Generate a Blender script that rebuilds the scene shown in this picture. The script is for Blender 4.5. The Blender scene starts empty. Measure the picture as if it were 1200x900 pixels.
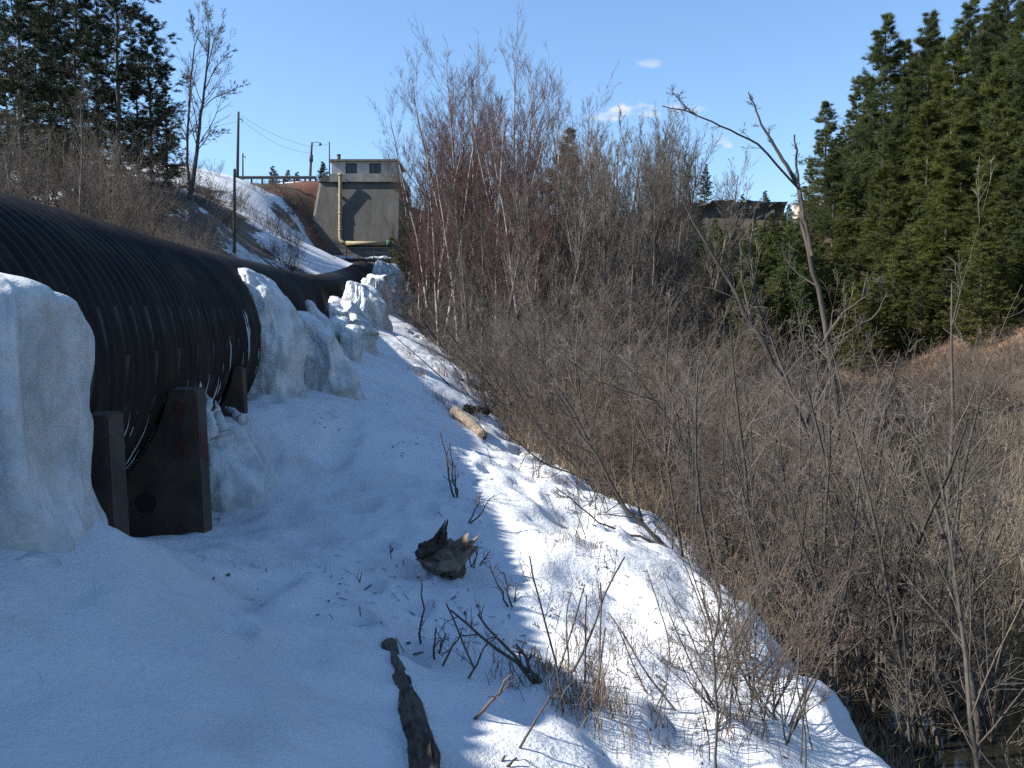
import bpy, math, random
import numpy as np
R_ = math.radians
scene = bpy.context.scene
C = scene.collection

# ---------------------------------------------------------------- camera
EYE = 1.6
F = 1000.0                       # focal length in pixels of a 1200 px wide frame
PITCH = math.atan2(-40.0, F)
cam_d = bpy.data.cameras.new('camera'); cam = bpy.data.objects.new('camera', cam_d); C.objects.link(cam)
cam.location = (0, 0, EYE); cam.rotation_euler = (math.pi/2 + PITCH, 0, 0)
cam_d.sensor_width = 36.0; cam_d.lens = 36.0*F/1200.0
cam_d.clip_start = 0.05; cam_d.clip_end = 4000
scene.camera = cam

def ray(px, py):
    u, v = (px-600)/F, (450-py)/F
    c, s = math.cos(PITCH), math.sin(PITCH)
    return np.array([u, c - v*s, s + v*c])
def at(px, py, Y):
    d = ray(px, py); k = Y/d[1]
    return np.array([d[0]*k, Y, EYE + d[2]*k])

# ---------------------------------------------------------------- world, sun, exposure
SUN = np.array([-0.775, -0.085, 0.615]); SUN /= np.linalg.norm(SUN)
world = bpy.data.worlds.new('World'); scene.world = world; world.use_nodes = True
wn, wl = world.node_tree.nodes, world.node_tree.links
wn.clear()
w_out = wn.new('ShaderNodeOutputWorld'); w_bg = wn.new('ShaderNodeBackground')
w_sky = wn.new('ShaderNodeTexSky'); w_sky.sky_type = 'NISHITA'; w_sky.sun_disc = False
w_sky.sun_elevation = math.asin(SUN[2]); w_sky.sun_rotation = math.atan2(SUN[0], SUN[1])
w_sky.altitude = 300; w_sky.air_density = 1.22; w_sky.dust_density = 0.0; w_sky.ozone_density = 5.6
w_bg.inputs['Strength'].default_value = 0.1
def wmath(op, a, b=None, c=None):
    n = wn.new('ShaderNodeMath'); n.operation = op
    for i, v in enumerate((a, b, c)):
        if v is None: continue
        if isinstance(v, (int, float)): n.inputs[i].default_value = v
        else: wl.new(v, n.inputs[i])
    return n.outputs[0]
w_tc = wn.new('ShaderNodeTexCoord'); w_sep = wn.new('ShaderNodeSeparateXYZ')
wl.new(w_tc.outputs['Generated'], w_sep.inputs[0])
sx, sy, sz = w_sep.outputs
yy = wmath('MAXIMUM', sy, 0.02)
cu, cv = wmath('DIVIDE', sx, yy), wmath('DIVIDE', sz, yy)
w_cmb = wn.new('ShaderNodeCombineXYZ'); wl.new(cu, w_cmb.inputs[0]); wl.new(cv, w_cmb.inputs[1])
w_ns = wn.new('ShaderNodeTexNoise'); w_ns.inputs['Scale'].default_value = 38; w_ns.inputs['Detail'].default_value = 6
w_map = wn.new('ShaderNodeMapping'); w_map.inputs['Scale'].default_value = (1, 2.2, 1)
wl.new(w_cmb.outputs[0], w_map.inputs[0]); wl.new(w_map.outputs[0], w_ns.inputs['Vector'])
mask = None
for (px, py, rx, ry, st) in ((742, 132, 48, 13, 1.0), (800, 127, 42, 8, .45), (758, 73, 30, 9, .42), (846, 169, 14, 8, .8), (700, 136, 22, 8, .5)):
    d = ray(px, py); u0, v0 = d[0]/d[1], d[2]/d[1]
    e = wmath('ADD', wmath('POWER', wmath('ABSOLUTE', wmath('MULTIPLY', wmath('SUBTRACT', cu, float(u0)), F/rx)), 2.0),
              wmath('POWER', wmath('ABSOLUTE', wmath('MULTIPLY', wmath('SUBTRACT', cv, float(v0)), F/ry)), 2.0))
    m = wmath('SUBTRACT', 1.0, e)
    m = wmath('ADD', m, wmath('MULTIPLY', wmath('SUBTRACT', w_ns.outputs[0], 0.56), 4.6))
    n = wn.new('ShaderNodeMapRange'); n.interpolation_type = 'SMOOTHSTEP'
    wl.new(m, n.inputs[0]); n.inputs[1].default_value = 0.0; n.inputs[2].default_value = 1.5; n.inputs[4].default_value = st
    mask = n.outputs[0] if mask is None else wmath('MAXIMUM', mask, n.outputs[0])
w_mix = wn.new('ShaderNodeMixRGB'); wl.new(mask, w_mix.inputs[0]); wl.new(w_sky.outputs[0], w_mix.inputs[1])
w_mix.inputs[2].default_value = (4.1, 4.2, 4.3, 1)
wl.new(w_mix.outputs[0], w_bg.inputs['Color']); wl.new(w_bg.outputs[0], w_out.inputs[0])

sun_d = bpy.data.lights.new('sun', 'SUN'); sun_d.energy = 4.9; sun_d.angle = R_(0.9); sun_d.color = (1.0, 0.955, 0.88)
sun = bpy.data.objects.new('sun', sun_d); C.objects.link(sun)
from mathutils import Vector
sun.rotation_euler = Vector((-SUN[0], -SUN[1], -SUN[2])).to_track_quat('-Z', 'Y').to_euler()
sun.location = (-30, -10, 40)
scene.view_settings.view_transform = 'Standard'; scene.view_settings.look = 'None'
scene.view_settings.exposure = 1.15; scene.view_settings.gamma = 1.0
scene.view_settings.use_curve_mapping = False
scene.cycles.use_denoising = False
scene.cycles.sample_clamp_indirect = 2.0; scene.cycles.sample_clamp_direct = 6.0
scene.cycles.use_adaptive_sampling = True; scene.cycles.adaptive_threshold = 0.004; scene.cycles.adaptive_min_samples = 48
scene.cycles.max_bounces = 6; scene.cycles.diffuse_bounces = 3; scene.cycles.glossy_bounces = 2
scene.cycles.transmission_bounces = 2; scene.cycles.transparent_max_bounces = 4
scene.cycles.caustics_reflective = False; scene.cycles.caustics_refractive = False

# ---------------------------------------------------------------- noise
def _h(ix, iy, iz, seed):
    n = (ix.astype(np.int64)*374761393 + iy.astype(np.int64)*668265263 + iz.astype(np.int64)*2147483647*3 + seed*1274126177) & 0xffffffff
    n = ((n ^ (n >> 13))*1274126177) & 0xffffffff
    n = ((n ^ (n >> 16))*2246822519) & 0xffffffff
    return ((n ^ (n >> 15)) & 0xffffff)/float(0xffffff)
def vnoise(x, y, z=None, seed=0):
    x = np.asarray(x, float); y = np.asarray(y, float); z = np.zeros_like(x) if z is None else np.asarray(z, float)
    ix, iy, iz = np.floor(x), np.floor(y), np.floor(z)
    fx, fy, fz = x-ix, y-iy, z-iz
    fx, fy, fz = [f*f*f*(f*(f*6-15)+10) for f in (fx, fy, fz)]
    r = 0
    for a in (0, 1):
        for b in (0, 1):
            for c in (0, 1):
                r = r + _h(ix+a, iy+b, iz+c, seed)*(fx if a else 1-fx)*(fy if b else 1-fy)*(fz if c else 1-fz)
    return r*2-1
def fbm(x, y, z=None, seed=0, o=3, g=0.5):
    r = 0; a = 1.0; s = 0
    x = np.asarray(x, float); y = np.asarray(y, float)
    for k in range(o):
        f = 2.03**k
        r = r + a*vnoise(x*f+k*7.3, y*f-k*3.1, None if z is None else np.asarray(z)*f, seed+k); s += a; a *= g
    return r/s
def sstep(a, b, x):
    t = np.clip((x-a)/(b-a), 0, 1); return t*t*(3-2*t)

# ---------------------------------------------------------------- mesh helpers
def unit(v): return v/np.maximum(np.linalg.norm(v, axis=-1, keepdims=True), 1e-9)
class MB:
    def __init__(s): s.v = []; s.q = []; s.t = []; s.n = 0
    def add(s, v, q=None, t=None):
        v = np.asarray(v, float).reshape(-1, 3)
        if q is not None and len(q): s.q.append(np.asarray(q, np.int64).reshape(-1, 4)+s.n)
        if t is not None and len(t): s.t.append(np.asarray(t, np.int64).reshape(-1, 3)+s.n)
        s.v.append(v); s.n += len(v)
    def tubes(s, P, R, sides=3, cap=False):
        P = np.asarray(P, float); R = np.asarray(R, float)
        if P.ndim == 2: P = P[None]; R = R[None]
        m, n, _ = P.shape
        if m == 0: return
        T = np.gradient(P, axis=1); T = unit(T)
        D = unit(P[:, -1]-P[:, 0])
        ref = np.where(np.abs(D[:, 2:3]) > .8, np.array([[1., 0, 0]]), np.array([[0, 0, 1.]]))
        U = unit(np.cross(T, ref[:, None, :])); W = np.cross(T, U)
        a = np.arange(sides)*2*np.pi/sides
        V = P[:, :, None, :] + R[:, :, None, None]*(np.cos(a)[None, None, :, None]*U[:, :, None, :]+np.sin(a)[None, None, :, None]*W[:, :, None, :])
        idx = np.arange(m*n*sides).reshape(m, n, sides)
        A = idx[:, :-1, :]; B = np.roll(idx, -1, 2)[:, :-1, :]; Cc = np.roll(idx, -1, 2)[:, 1:, :]; Dd = idx[:, 1:, :]
        q = np.stack([A, B, Cc, Dd], -1).reshape(-1, 4)
        t = None
        if cap:
            t = []
            for i in range(m):
                for k in range(1, sides-1):
                    t.append((idx[i, 0, 0], idx[i, 0, k+1], idx[i, 0, k])); t.append((idx[i, -1, 0], idx[i, -1, k], idx[i, -1, k+1]))
        s.add(V, q, t)
    def box(s, c, d, rz=0.0, taper=0.0):
        c = np.array(c, float); d = np.array(d, float)/2
        v = []
        for z in (-1, 1):
            k = 1-taper if z > 0 else 1
            for x, y in ((-1, -1), (1, -1), (1, 1), (-1, 1)):
                x_, y_ = x*d[0]*k, y*d[1]*k
                v.append((c[0]+x_*math.cos(rz)-y_*math.sin(rz), c[1]+x_*math.sin(rz)+y_*math.cos(rz), c[2]+z*d[2]))
        s.add(v, [(0, 3, 2, 1), (4, 5, 6, 7), (0, 1, 5, 4), (1, 2, 6, 5), (2, 3, 7, 6), (3, 0, 4, 7)])
    def mesh(s, name, origin=(0, 0, 0), smooth=True):
        V = np.concatenate(s.v)-np.array(origin, float)
        me = bpy.data.meshes.new(name)
        Q = np.concatenate(s.q) if s.q else np.zeros((0, 4), np.int64)
        T = np.concatenate(s.t) if s.t else np.zeros((0, 3), np.int64)
        me.vertices.add(len(V)); me.vertices.foreach_set('co', V.astype(np.float32).ravel())
        me.loops.add(len(Q)*4+len(T)*3); me.polygons.add(len(Q)+len(T))
        me.loops.foreach_set('vertex_index', np.concatenate([Q.ravel(), T.ravel()]).astype(np.int32))
        st = np.concatenate([np.arange(len(Q))*4, len(Q)*4+np.arange(len(T))*3]).astype(np.int32)
        me.polygons.foreach_set('loop_start', st)
        me.update(calc_edges=True)
        me.polygons.foreach_set('use_smooth', np.full(len(Q)+len(T), smooth, bool))
        me.validate()
        return me
    def build(s, name, mat, parent=None, origin=(0, 0, 0), smooth=True):
        me = s.mesh(name, origin, smooth)
        if mat: me.materials.append(mat)
        return link(name, me, parent, origin if parent is None else (0, 0, 0))
def link(name, data, parent=None, loc=(0, 0, 0)):
    o = bpy.data.objects.new(name, data); C.objects.link(o); o.location = tuple(float(a) for a in loc)
    if parent is not None: o.parent = parent
    return o
def tag(o, label=None, cat=None, group=None, kind=None):
    if label: o['label'] = label
    if cat: o['category'] = cat
    if group: o['group'] = group
    if kind: o['kind'] = kind
    return o
def thing(name, label, cat, loc=(0, 0, 0), group=None):
    o = link(name, None, None, loc); o.empty_display_size = .2
    return tag(o, label, cat, group)
def dup(root, loc, rz=0.0, sc=1.0, label=None, group=None, tilt=(0, 0), cmat=None):
    r = root.copy(); C.objects.link(r); r.location = tuple(float(a) for a in loc); r.rotation_euler = (tilt[0], tilt[1], rz)
    r.scale = (sc, sc, sc) if not isinstance(sc, (tuple, list)) else sc
    if label: r['label'] = label
    if group: r['group'] = group
    def kids(a, b):
        for ch in list(a.children):
            c = ch.copy(); C.objects.link(c); c.parent = b; kids(ch, c)
    kids(root, r)
    return r
def grid_quads(nu, nv, wrap=False):
    i = np.arange(nu*nv).reshape(nu, nv)
    if wrap:
        j = np.roll(i, -1, 1); return np.stack([i[:-1], j[:-1], j[1:], i[1:]], -1).reshape(-1, 4)
    return np.stack([i[:-1, :-1], i[:-1, 1:], i[1:, 1:], i[1:, :-1]], -1).reshape(-1, 4)

# ---------------------------------------------------------------- materials
def mat(name, col, col2=None, scale=5.0, rough=0.85, bump=0.0, bscale=None, detail=4, contrast=(.35, .65), spec=0.3, objvar=0.0, trans=0.0, sss=0.0, stretch=(1, 1, 1), coord='Object', metallic=0.0, bdist=0.02):
    m = bpy.data.materials.new(name); m.use_nodes = True
    N, L = m.node_tree.nodes, m.node_tree.links
    b = N['Principled BSDF']; b.inputs['Roughness'].default_value = rough
    b.inputs['Specular IOR Level'].default_value = spec; b.inputs['Metallic'].default_value = metallic
    tc = N.new('ShaderNodeTexCoord'); mp = N.new('ShaderNodeMapping'); mp.inputs['Scale'].default_value = stretch
    L.new(tc.outputs[coord], mp.inputs[0])
    src = None
    if col2 is not None:
        ns = N.new('ShaderNodeTexNoise'); ns.inputs['Scale'].default_value = scale; ns.inputs['Detail'].default_value = detail; ns.inputs['Roughness'].default_value = .6
        L.new(mp.outputs[0], ns.inputs['Vector'])
        rp = N.new('ShaderNodeValToRGB'); rp.color_ramp.elements[0].position = contrast[0]; rp.color_ramp.elements[1].position = contrast[1]
        rp.color_ramp.elements[0].color = (*col, 1); rp.color_ramp.elements[1].color = (*col2, 1)
        L.new(ns.outputs[0], rp.inputs[0]); src = rp.outputs[0]
    else:
        rg = N.new('ShaderNodeRGB'); rg.outputs[0].default_value = (*col, 1); src = rg.outputs[0]
    if objvar:
        oi = N.new('ShaderNodeObjectInfo'); mr = N.new('ShaderNodeMapRange'); L.new(oi.outputs['Random'], mr.inputs[0])
        mr.inputs[3].default_value = 1-objvar; mr.inputs[4].default_value = 1+objvar
        hs = N.new('ShaderNodeHueSaturation'); L.new(src, hs.inputs['Color']); L.new(mr.outputs[0], hs.inputs['Value'])
        src = hs.outputs[0]
    L.new(src, b.inputs['Base Color'])
    if bump:
        nb = N.new('ShaderNodeTexNoise'); nb.inputs['Scale'].default_value = bscale or scale*3; nb.inputs['Detail'].default_value = 5
        L.new(mp.outputs[0], nb.inputs['Vector'])
        bp = N.new('ShaderNodeBump'); bp.inputs['Strength'].default_value = bump; bp.inputs['Distance'].default_value = bdist
        L.new(nb.outputs[0], bp.inputs['Height']); L.new(bp.outputs[0], b.inputs['Normal'])
    if sss:
        b.inputs['Subsurface Weight'].default_value = sss; b.inputs['Subsurface Radius'].default_value = (.05, .07, .09); b.inputs['Subsurface Scale'].default_value = 1.0
    if trans:
        tr = N.new('ShaderNodeBsdfTranslucent'); L.new(src, tr.inputs[0]); mx = N.new('ShaderNodeMixShader'); mx.inputs[0].default_value = trans
        L.new(b.outputs[0], mx.inputs[1]); L.new(tr.outputs[0], mx.inputs[2]); L.new(mx.outputs[0], N['Material Output'].inputs[0])
    return m
M = {}
M['pipe'] = mat('pipe_steel', (.0055, .005, .005), (.026, .022, .016), 2.2, .62, .4, 30, contrast=(.36, .72), spec=.14, stretch=(1, 1, .35), bdist=.006)
M['patch'] = mat('bare_steel', (.022, .023, .025), (.046, .046, .048), 9, .7, .2)
M['saddle'] = mat('saddle_concrete', (.034, .026, .020), (.085, .062, .045), 3.2, .9, .4, 22, contrast=(.35, .7), bdist=.014)
M['paint_red'] = mat('red_paint', (.085, .014, .012), (.045, .018, .015), 30, .8)
M['hole'] = mat('hole_dark', (.02, .018, .016))
M['ice'] = mat('ice', (.27, .31, .32), (.57, .58, .57), 3.6, .36, .8, 8, contrast=(.3, .65), spec=.4, sss=.25, bdist=.05)
def stain(m, col, scale, lo, hi, amt):
    N, L = m.node_tree.nodes, m.node_tree.links; b = N['Principled BSDF']; src = b.inputs['Base Color'].links[0].from_socket
    tc = N.new('ShaderNodeTexCoord'); mp = N.new('ShaderNodeMapping'); mp.inputs['Scale'].default_value = (1, 1, .35); L.new(tc.outputs['Object'], mp.inputs[0])
    n = N.new('ShaderNodeTexNoise'); n.inputs['Scale'].default_value = scale; n.inputs['Detail'].default_value = 5; L.new(mp.outputs[0], n.inputs['Vector'])
    r = N.new('ShaderNodeMapRange'); L.new(n.outputs[0], r.inputs[0]); r.inputs[1].default_value = lo; r.inputs[2].default_value = hi; r.inputs[4].default_value = amt
    x = N.new('ShaderNodeMixRGB'); L.new(r.outputs[0], x.inputs[0]); L.new(src, x.inputs[1]); x.inputs[2].default_value = (*col, 1); L.new(x.outputs[0], b.inputs['Base Color'])
stain(M['ice'], (.34, .29, .22), 1.7, .5, .72, .55)
stain(M['pipe'], (.05, .036, .022), 4.5, .58, .72, .6)
M['concrete'] = mat('dam_concrete', (.066, .062, .056), (.118, .109, .094), .9, .92, .4, 3, detail=8, stretch=(1, 1, .22), contrast=(.32, .7), bdist=.05)
M['concrete_lt'] = mat('light_concrete', (.20, .185, .155), (.30, .28, .24), 1.2, .9, .2)
M['gate_wall'] = mat('gatehouse_wall', (.28, .27, .255), (.36, .35, .33), 1.5, .85)
M['dark_window'] = mat('dark_window', (.008, .009, .012), None, rough=.15, spec=.5)
M['roof'] = mat('roof_edge', (.14, .12, .10), (.2, .18, .15), 3, .85)
M['ochre_pipe'] = mat('ochre_pipe', (.29, .235, .14), (.22, .18, .11), 2.5, .6)
M['pinkish'] = mat('pipe_clamp', (.40, .27, .18))
M['green_paint'] = mat('green_paint', (.035, .085, .065), (.05, .11, .085), 6)
M['steel'] = mat('galvanised_steel', (.075, .078, .082), (.12, .125, .13), 5, .6, metallic=.3)
M['dark_steel'] = mat('dark_steel', (.03, .03, .033), (.06, .06, .062), 6, .6)
M['pole'] = mat('pole_wood', (.05, .042, .034), (.095, .08, .065), 6, .9, .3, 30, stretch=(1, 1, .1))
M['wire'] = mat('wire', (.05, .05, .055))
M['birch_bark'] = mat('birch_bark', (.12, .105, .095), (.33, .305, .28), 5, .8, contrast=(.38, .55), stretch=(1, 1, .6), objvar=.15)
M['bark'] = mat('grey_bark', (.042, .036, .030), (.095, .083, .071), 7, .9, .3, 40, stretch=(1, 1, .3), objvar=.2)
M['bark_lt'] = mat('pale_bark', (.075, .064, .054), (.15, .13, .11), 7, .9, .3, 40, stretch=(1, 1, .3), objvar=.15)
M['bark_dark'] = mat('dark_bark', (.045, .037, .03), (.09, .075, .06), 7, .9, .3, 40, stretch=(1, 1, .3))
M['twig_birch'] = mat('birch_twigs', (.078, .043, .037), (.130, .078, .066), 1.2, .8, objvar=.2)
M['twig_grey'] = mat('grey_twigs', (.070, .057, .046), (.160, .135, .112), 1.3, .85, objvar=.25)
M['twig_brown'] = mat('brown_twigs', (.074, .055, .040), (.170, .132, .098), 1.3, .85, objvar=.25)
M['twig_red'] = mat('red_twigs', (.075, .053, .043), (.14, .103, .083), 3, .75, objvar=.2)
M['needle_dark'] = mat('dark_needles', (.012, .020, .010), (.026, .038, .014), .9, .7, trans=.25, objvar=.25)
M['needle_yel'] = mat('yellow_green_needles', (.042, .054, .012), (.100, .108, .020), .7, .7, trans=.3, objvar=.25)
M['needle_mid'] = mat('green_needles', (.028, .042, .014), (.066, .082, .022), .7, .7, trans=.3, objvar=.25)
M['needle_cedar'] = mat('bright_cedar_needles', (.035, .058, .015), (.07, .10, .025), .9, .7, trans=.3, objvar=.2)
M['grass'] = mat('dry_grass', (.17, .128, .084), (.32, .25, .165), .8, .9, trans=.2)
M['grass_red'] = mat('russet_grass', (.105, .072, .048), (.20, .15, .10), .8, .9, trans=.2)
M['reed'] = mat('dry_reeds', (.19, .15, .095), (.33, .275, .185), .9, .85, trans=.2)
M['rot'] = mat('rotten_wood', (.030, .022, .016), (.13, .10, .075), 6, .95, .8, 22, stretch=(1, 1, 1), bdist=.03)
M['rot_lt'] = mat('weathered_wood', (.10, .075, .055), (.24, .19, .145), 9, .95, .7, 30, bdist=.02)
M['rock'] = mat('dark_rock', (.035, .033, .032), (.085, .08, .075), .5, .95, .6, 2, bdist=.15)
M['rock_lt'] = mat('pale_rock', (.30, .27, .23), (.46, .43, .38), .6, .9, .5, 2, bdist=.1)

# ---------------------------------------------------------------- penstock axis
axk = np.array([(-16, -2.2, -.05), (-6, -2.75, .42), (0, -3.10, .72), (5.9, -3.54, 1.05), (8.6, -3.87, 1.15), (11.5, -4.25, 1.30), (14.3, -4.58, 1.50), (17.3, -5.10, 1.70),
                (25.5, -6.70, 2.30), (34.5, -7.85, 3.0), (45, -9.2, 4.1), (59, -10.9, 5.75), (72, -12.6, 7.45), (80, -13.6, 8.1), (88, -14.9, 8.95), (94, -15.9, 9.6)])
PR = 1.13
_y = np.arange(-16, 94, .05)
def _sm(v):
    k = np.exp(-.5*(np.arange(-60, 61)/28.)**2); k /= k.sum()
    return np.convolve(np.pad(v, 60, mode='reflect', reflect_type='odd'), k, 'valid')
AX = np.stack([_sm(np.interp(_y, axk[:, 0], axk[:, 1])), _y, _sm(np.interp(_y, axk[:, 0], axk[:, 2]))+EYE-PR], -1)
AS = np.concatenate([[0], np.cumsum(np.linalg.norm(np.diff(AX, axis=0), axis=1))])
def axis_at_y(y): return np.stack([np.interp(y, AX[:, 1], AX[:, i]) for i in range(3)], -1)
def axis_at_s(s): return np.stack([np.interp(s, AS, AX[:, i]) for i in range(3)], -1)
def s_of_y(y): return np.interp(y, AX[:, 1], AS)
PITCHC, AMP = .135, .017
def pipe_pt(s, th, off=0.0):
    """point on the corrugated shell: s along the pipe, th measured from the right-hand side upwards"""
    s = np.asarray(s, float); th = np.asarray(th, float)
    A = axis_at_s(s); T = unit(axis_at_s(s+.1)-axis_at_s(s-.1))
    U = unit(np.cross(T, np.array([0, 0, 1.]))); W = np.cross(U, T)
    r = PR + AMP*np.cos(2*np.pi*s/PITCHC) + off
    return A + (r*np.cos(th))[..., None]*U + (r*np.sin(th))[..., None]*W

# ---------------------------------------------------------------- ground
K = []
def kp(px, py, Y): p = at(px, py, Y); K.append((p[0], p[1], p[2]))
def kr(x, y, z): K.append((x, y, z+EYE))
for a in ((0, 0, -1.6), (0, -4, -1.7), (0, -12, -2.2), (-1.3, 2.2, -1.08), (-1.75, 3.6, -.86), (-1.3, 0, -1.15), (-2, -4, -1.25), (-1.95, 1.2, -.9), (-2.5, 3.2, -1.0), (-3.2, 0, -1.6), (-4.5, 0, -1.5), (-4.5, 6, -1.2), (-3.3, 6.2, -1.55),
          (-2.35, 5.7, -1.42), (-1.85, 5.3, -1.38), (-2.9, 4.9, -1.3), (-3.4, 8.4, -1.0), (-5.8, 10, -.6), (-7.5, 20, .4), (-9.5, 30, 1.5), (-11.5, 45, 3.2),
          (2.6, 0, -2.7), (2.55, 5, -2.85), (3.2, 5.3, -3.4), (3.2, 9, -3.35), (2.9, 7, -3.3), (2.6, 10, -2.9), (2.5, 3, -2.8), (3.0, 12, -2.95), (2.4, 16, -3.0), (2, 22, -2.8), (1.5, 30, -2.6), (0, 40, -2.2), (-2, 52, -1.0), (-4.5, 64, 2.0),
          (6, 3, -3.1), (6, -8, -3.2), (7, 10, -3.12), (7, 18, -3.2), (12, 8, -3.2), (12, 16, -3.4), (12, 26, -3.4), (20, 14, -3.4), (22, 30, -3.45), (16, 36, -3.3), (8, 36, -3.0), (18, 42, -3.0), (30, 24, -3.3), (40, 10, -3.1), (40, -20, -3),
          (4, 52, -2.4), (12, 60, -2.2), (22, 52, -2.6), (2, 66, 0), (8, 80, 4.5), (20, 80, 5.0), (0, 84, 8.0), (10, 96, 13.5), (24, 96, 14), (36, 98, 15), (-5, 90, 9.5), (-9, 82, 8.2), (0, 104, 15.6), (20, 106, 15.8), (40, 110, 16.2),
          (27, 56, -2.0), (33, 66, 2.3), (33, 55, 2.0), (24.8, 63, -.6), (22, 70, 1.0), (30, 76, 5.5), (45, 70, 8.5), (45, 92, 14), (46, 50, 6), (48, 30, 2), (60, 60, 13), (60, 20, 5), (60, -20, 2), (80, 60, 17), (80, 100, 19),
          (-16.9, 45, 8.0), (-13, 40, 4.2), (-28, 80, 16.2), (-30, 95, 18.5), (-21, 95, 18.3), (-16, 70, 8.2), (-15, 52, 5.6), (-26, 60, 12.2), (-19, 32, 5.0), (-10, 12, .2), (-14, 22, 2.0), (-25, 20, 5), (-37, 35, 7.5), (-44, 60, 13), (-42, 0, 7), (-20, 0, 2), (-14, -12, -.5), (-40, -30, 5), (-36, 90, 19), (-50, 90, 20), (-22, 84, 14.8), (-19, 78, 10.8), (-13, 64, 6.0), (-17, 88, 8.0), (-13, 86, 6.6), (-20.6, 88, 10.6), (-14.5, 76, 6.0), (-15.5, 81, 6.3), (-13.5, 80, 5.8), (-17.6, 80, 8.2), (-26, 95, 18.2), (-26, 91, 17.0), (-24.5, 85, 13.4), (-28.5, 89, 16.9), (-23, 90, 15.5), (-30, 112, 17.6), (-15, 112, 17), (-45, 112, 18.4), (-62, 112, 19), (-27, 45, 7.2), (-31, 52, 8.6), (-36, 60, 10.6), (-22, 38, 5.8), (-30, 38, 6.4), (-60, 60, 22), (-15, 100, 17.5), (-23, 70, 11.5), (-22, 55, 9.8)):
    kr(*a)
for a in ((300, 560, 8), (272, 500, 8.2), (400, 600, 7.4), (400, 700, 5.35), (300, 760, 3.9), (500, 700, 5.6), (600, 800, 4.2), (600, 650, 6.7), (700, 700, 5.9), (800, 800, 4.6), (900, 860, 4.3), (1000, 895, 4.3), (720, 850, 3.95), (650, 600, 8.9), (700, 640, 7.9),
          (860, 720, 6.7), (760, 630, 9.1), (690, 590, 10.6), (620, 560, 12.2), (500, 520, 11.6), (430, 500, 11.1), (350, 480, 10.6), (450, 440, 16), (500, 480, 14.6), (560, 520, 13.2), (420, 402, 23), (470, 400, 26), (540, 445, 22), (520, 425, 27), (500, 400, 31), (440, 362, 40), (480, 382, 38), (460, 332, 60), (485, 346, 60), (455, 320, 72), (395, 440, 14), (420, 470, 13)):
    kp(*a)
K = np.array(K)
def _ker(d2): return .5*d2*np.log(np.maximum(d2, 1e-12))
def _fit(K, lam):
    n = len(K); X = K[:, :2]/20
    A = _ker(((X[:, None]-X[None])**2).sum(-1)) + lam*np.eye(n)
    Pm = np.hstack([np.ones((n, 1)), X])
    Mx = np.block([[A, Pm], [Pm.T, np.zeros((3, 3))]])
    return X, np.linalg.solve(Mx, np.concatenate([K[:, 2], np.zeros(3)]))
_KX, _KW = _fit(K, 2e-4)
def tps(x, y):
    x = np.asarray(x, float); y = np.asarray(y, float); sh = x.shape
    # keep the far surroundings level with the edge of the surveyed area
    xc = np.clip(x, -62, 82).ravel()/20; yc = np.clip(y, -32, 112).ravel()/20
    out = np.empty_like(xc)
    for i in range(0, len(xc), 20000):
        s = slice(i, i+20000)
        d2 = (xc[s, None]-_KX[None, :, 0])**2 + (yc[s, None]-_KX[None, :, 1])**2
        out[s] = _ker(d2) @ _KW[:-3] + _KW[-3] + _KW[-2]*xc[s] + _KW[-1]*yc[s]
    return out.reshape(sh)
_ek = np.array([(-30, 2.2), (0, 2.1), (5, 1.95), (7.6, 1.95), (9.5, 1.65), (12.2, .8), (15, .1), (22, -1.0), (30, -2.3), (38, -4.3), (50, -6.0), (60, -7.0), (72, -9.4), (84, -11.5)])
def snow_amount(x, y):
    e = np.interp(y, _ek[:, 0], _ek[:, 1]) + .62*fbm(x*.9, y*.75, seed=3, o=3)*sstep(2, 5, y) + .34*fbm(x*2.6, y*2.6, seed=9, o=3)
    w = .10+.012*np.maximum(y, 0)
    near = sstep(w, -w, x-e)
    # bare holes near the edge of the bank
    d = e-x
    hole = sstep(.22, .42, fbm(x*1.6, y*1.3, seed=21, o=2))*sstep(1.9, .3, d)*sstep(3, 6, y)
    near = near*(1-.95*hole)
    # patches beyond the edge, in the brush
    pat = sstep(.16, .3, fbm(x*.75, y*.4, seed=33, o=3))*sstep(3.2, .5, x-e)*sstep(6, 9, y)*sstep(60, 40, y)
    near = np.maximum(near, pat)
    ax = np.interp(y, AX[:, 1], AX[:, 0])
    left = sstep(-.30, .36, fbm(x*.2+3, y*.13, seed=44, o=4)+.06)*sstep(34, 46, y)+ sstep(.25, .4, fbm(x*.2, y*.2, seed=45, o=3))*sstep(44, 34, y)
    wl_ = sstep(0, -2.5, x-ax)
    res = near*(1-wl_) + np.clip(left, 0, 1)*wl_
    # bushy brown bank under the road
    bank = sstep(79, 83, y)*sstep(-33, -29, x)*sstep(98, 94, y)*sstep(-8, -10, x)
    res = res*(1-bank*.93)
    return np.where(y > 103, .5*res, res)
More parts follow.
